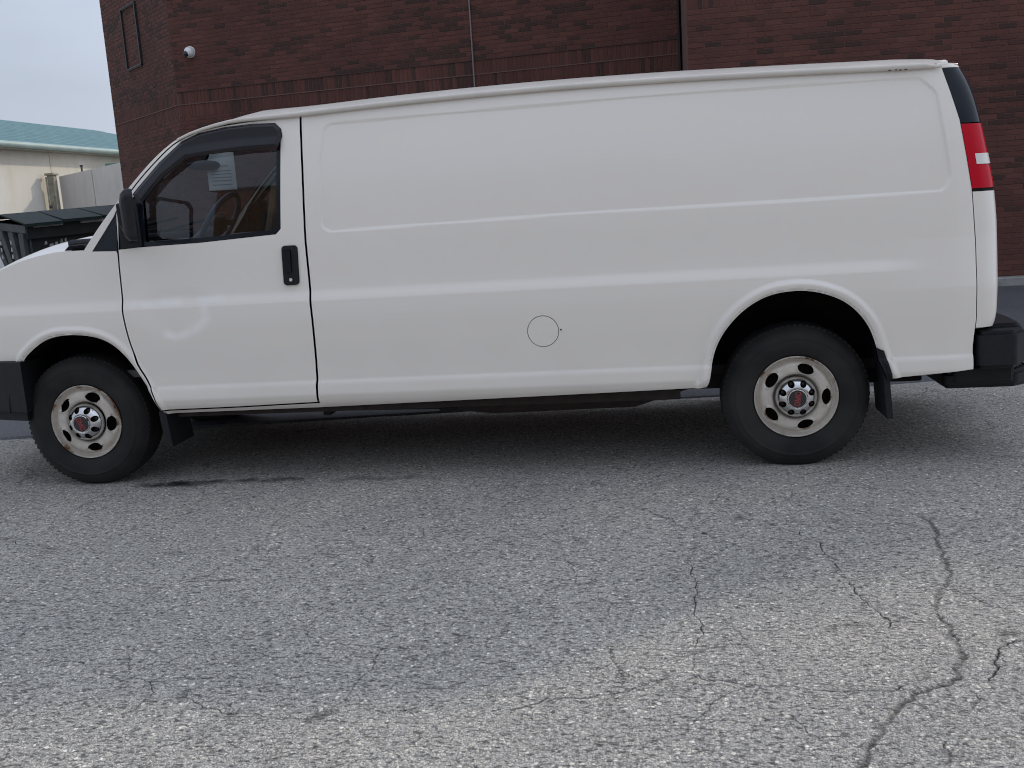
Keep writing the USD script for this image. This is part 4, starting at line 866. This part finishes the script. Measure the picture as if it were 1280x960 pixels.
    c = cat(*nuts); c.vertices = place(c.vertices); obj('wheel_nuts', c, 'rust_steel', wp)
    dc = trimesh.creation.cylinder(.044, .006, sections=40); dc.apply_translation((0, 0, -.0515)); dc.vertices = place(dc.vertices); obj('centre_disc', dc, 'disc_black', wp)
    for bold, mt_, zf, sc_ in ((False, 'emblem_red', -.0445, 1.0),):
        tx_ = meshkit.text_mesh('GMC', .025, .002, bold=True); c0 = tx_.bounds.mean(0); tx_.apply_translation(-c0); tx_.apply_scale((.074/np.ptp(tx_.vertices[:, 0]), 1.15, 1))
        tx_.apply_transform(trimesh.transformations.rotation_matrix(math.radians(textrot), [0, 0, 1])); tx_.vertices[:, 2] = -tx_.vertices[:, 2]
        vv = tx_.vertices.copy(); vv[:, 2] += -.0555; tx_.vertices = place(vv); tx_.fix_normals(); obj('lettering', tx_, mt_, wp)
wheel(0.0, .085, -5, -72, rust=((22, .85, 42), (60, .5, 20), (150, .45, 40), (228, .45, 30), (95, .35, 30)), seed=1)
wheel(3.937, .085, -1, 84, rust=((75, .42, 60), (140, .45, 20), (20, .35, 30), (250, .30, 25)), seed=2)
wheel(0.0, .085, 20, 0, far=True, rust=((75, .3, 60),)); wheel(3.937, .085, 10, 0, far=True, rust=((75, .3, 60),))
# ------------------------------------------------------------------ mirrors
def mirror(side):
    th_ = math.radians(30)
    cx, cy, cz = .572, -.150, 1.497
    head = Polygon([(-.125, -.125), (.125, -.125), (.13, .10), (.10, .135), (-.10, .135), (-.13, .10)]).buffer(-.03).buffer(.03, 8)
    # local: a across (outwards negative), b up, c forward of the glass
    A = np.array([-math.sin(th_), math.cos(th_), 0]); N = np.array([math.cos(th_), math.sin(th_), 0]); Z = np.array([0, 0, 1.])
    rings = []
    for (sc_, dpt) in ((1.0, .0), (1.03, -.02), (1.0, -.055), (.86, -.085), (.55, -.10), (.02, -.102)):
        ring = resample(affinity.scale(head, sc_, sc_, origin=(0, 0)).exterior.coords, .018)
        rings.append(ring if not rings else ring)
    n = min(len(r_) for r_ in rings); G = []
    base = np.array(head.exterior.coords)[:-1]
    for (sc_, dpt) in ((.93, -.004), (1.0, .0), (1.02, -.014), (1.0, -.036), (.86, -.054), (.55, -.063), (.02, -.065)):
        G.append(np.array([cx, cy, cz])+(base[:, :1]*sc_)*A+(base[:, 1:]*sc_)*Z+dpt*N)
    G = np.array(G); G = np.concatenate([G, G[:, :1]], 1)
    glass = affinity.scale(head, .82, .85, origin=(0, 0)); gv = np.array([np.array([cx, cy, cz])+x*A+z*Z-.004*N for x, z in glass.exterior.coords[:-1]])
    c = gv.mean(0); gf = [[len(gv), i, (i+1) % len(gv)] for i in range(len(gv))]
    gm = trimesh.Trimesh(np.vstack([gv, c]), np.array(gf), process=False)
    arm = cat(frame_tube([np.array([cx, cy, cz])-.05*N, (.47, -.03, 1.43), (.43, .05, 1.43)], [.045, .04, .05], 10, flat=(.7, 1.6)), rbox((.44, .035, 1.45), (.12, .03, .24), .012))
    spot = trimesh.creation.cylinder(.026, .004, sections=24); Rm = np.eye(4); Rm[:3, 0] = A; Rm[:3, 1] = Z; Rm[:3, 2] = N; Rm[:3, 3] = np.array([cx, cy, cz])+A*.07-Z*.085-.001*N; spot.apply_transform(Rm)
    hd = grid_mesh(G)
    ms = [(hd, 'mirror_housing', 'black_plastic'), (arm, 'mirror_arm', 'black_plastic'), (gm, 'mirror_glass', 'mirror_glass'), (spot, 'spot_mirror', 'mirror_glass')]
    par = door if side > 0 else d2
    for m, nm, mt_ in ms:
        if side < 0: m.vertices[:, 1] = VW-m.vertices[:, 1]
        m.fix_normals() if nm in ('mirror_housing',) else None
        obj(nm, m, mt_, par, smooth=50 if nm != 'mirror_glass' else False)
mirror(1); mirror(-1)
# ------------------------------------------------------------------ cab interior
obj('dashboard', rbox((.50, VW/2, 1.22), (.42, 1.72, .26), .07), 'interior_grey', van)
obj('cab_floor', box((.95, VW/2, .62), (1.5, 1.70, .04)), 'interior_grey', van)
sw_ = trimesh.creation.torus(.19, .016, major_sections=48, minor_sections=12); sw_.apply_transform(trimesh.transformations.rotation_matrix(math.radians(-58), [0, 1, 0])); sw_.apply_translation((.76, .48, 1.425))
col = obj('steering_wheel', sw_, 'blue_grey_plastic', van, smooth=True)
obj('steering_column', frame_tube([(.52, .48, 1.25), (.74, .48, 1.41)], .05, 10), 'interior_grey', col); obj('wheel_boss', cat(rbox((.755, .48, 1.425), (.05, .15, .10), .02), box((.76, .48, 1.43), (.02, .36, .03))), 'interior_grey', col)
for y, sxo in ((.50, -.14), (VW-.50, -.40)):
    st = obj('seat', rbox((1.02+sxo, y, .98), (.50, .50, .16), .05), 'seat_cloth', van)
    bk = rbox((0, 0, .33), (.14, .48, .62), .05); bk.apply_transform(trimesh.transformations.rotation_matrix(math.radians(14), [0, 1, 0])); bk.apply_translation((1.22+sxo, y, 1.02)); obj('seat_back', bk, 'seat_cloth', st)
    hr = rbox((1.40+sxo, y, 1.74), (.10, .26, .18), .04); obj('headrest', hr, 'seat_cloth', st)
obj('door_trim', box((.88, .075, 1.0), (.98, .03, .66)), 'interior_grey', van); obj('door_trim', box((.88, VW-.075, 1.0), (.98, .03, .66)), 'interior_grey', van)
obj('bulkhead', box((1.62, VW/2, 1.28), (.02, 1.72, 1.3)), 'interior_grey', van)
obj('seat_belt', slab([(1.36, .20, 1.80), (1.40, .24, 1.80), (1.02, .55, 1.05), (.98, .51, 1.05)], (0, -1, 0), .003), 'belt_black', van); obj('seat_belt', slab([(1.36, VW-.24, 1.80), (1.40, VW-.20, 1.80), (1.02, VW-.51, 1.05), (.98, VW-.55, 1.05)], (0, -1, 0), .003), 'belt_black', van)
obj('belt_anchor', rbox((1.31, .17, 1.45), (.04, .04, .10), .015), 'belt_anchor', van)
obj('sun_visor', rbox((.92, .50, 1.86), (.20, .50, .02), .008), 'headliner', van); obj('sun_visor', rbox((.92, VW-.50, 1.86), (.20, .50, .02), .008), 'headliner', van)
im = trimesh.creation.icosphere(3, 1.0); im.apply_scale((.035, .125, .032)); im.apply_transform(trimesh.transformations.rotation_matrix(math.radians(-38), [0, 0, 1])); im.apply_translation((.50, .95, 1.785)); obj('inside_mirror', im, 'black_plastic', van, smooth=True)
obj('mirror_stalk', frame_tube([(.50, .95, 1.80), (.55, .96, 1.90)], .012, 8), 'black_plastic', van)
pn_ = thing('paper_notice', 'white printed paper notice hanging inside the van windscreen by the mirror', 'paper')
Pa = np.array([.575, 1.02, 1.745]); pr_ = np.array([.86, .30, .0]); pr_ /= np.linalg.norm(pr_); pnn = np.cross(pr_, [0, 0, 1.])
def pq(a, z): return Pa+pr_*a+np.array([0, 0, z])+pnn*(.010*math.cos(a*14))
sh = np.array([[pq(a, z) for a in np.linspace(-.085, .085, 7)] for z in np.linspace(-.115, .115, 7)]); obj('sheet', grid_mesh(np.concatenate([sh, sh[::-1]-pnn*.001], 0)), 'paper_white', pn_)
tl_ = []
for i, z in enumerate((.03, .0, -.02, -.04, -.06, -.085)):
    ln_ = .06 if i else .045
    tl_.append(grid_mesh(np.array([[pq(a, q)+pnn*.0008 for a in np.linspace(-ln_, ln_, 9)] for q in (z, z+.006)])))
obj('print_lines', cat(*tl_), 'paper_ink', pn_)
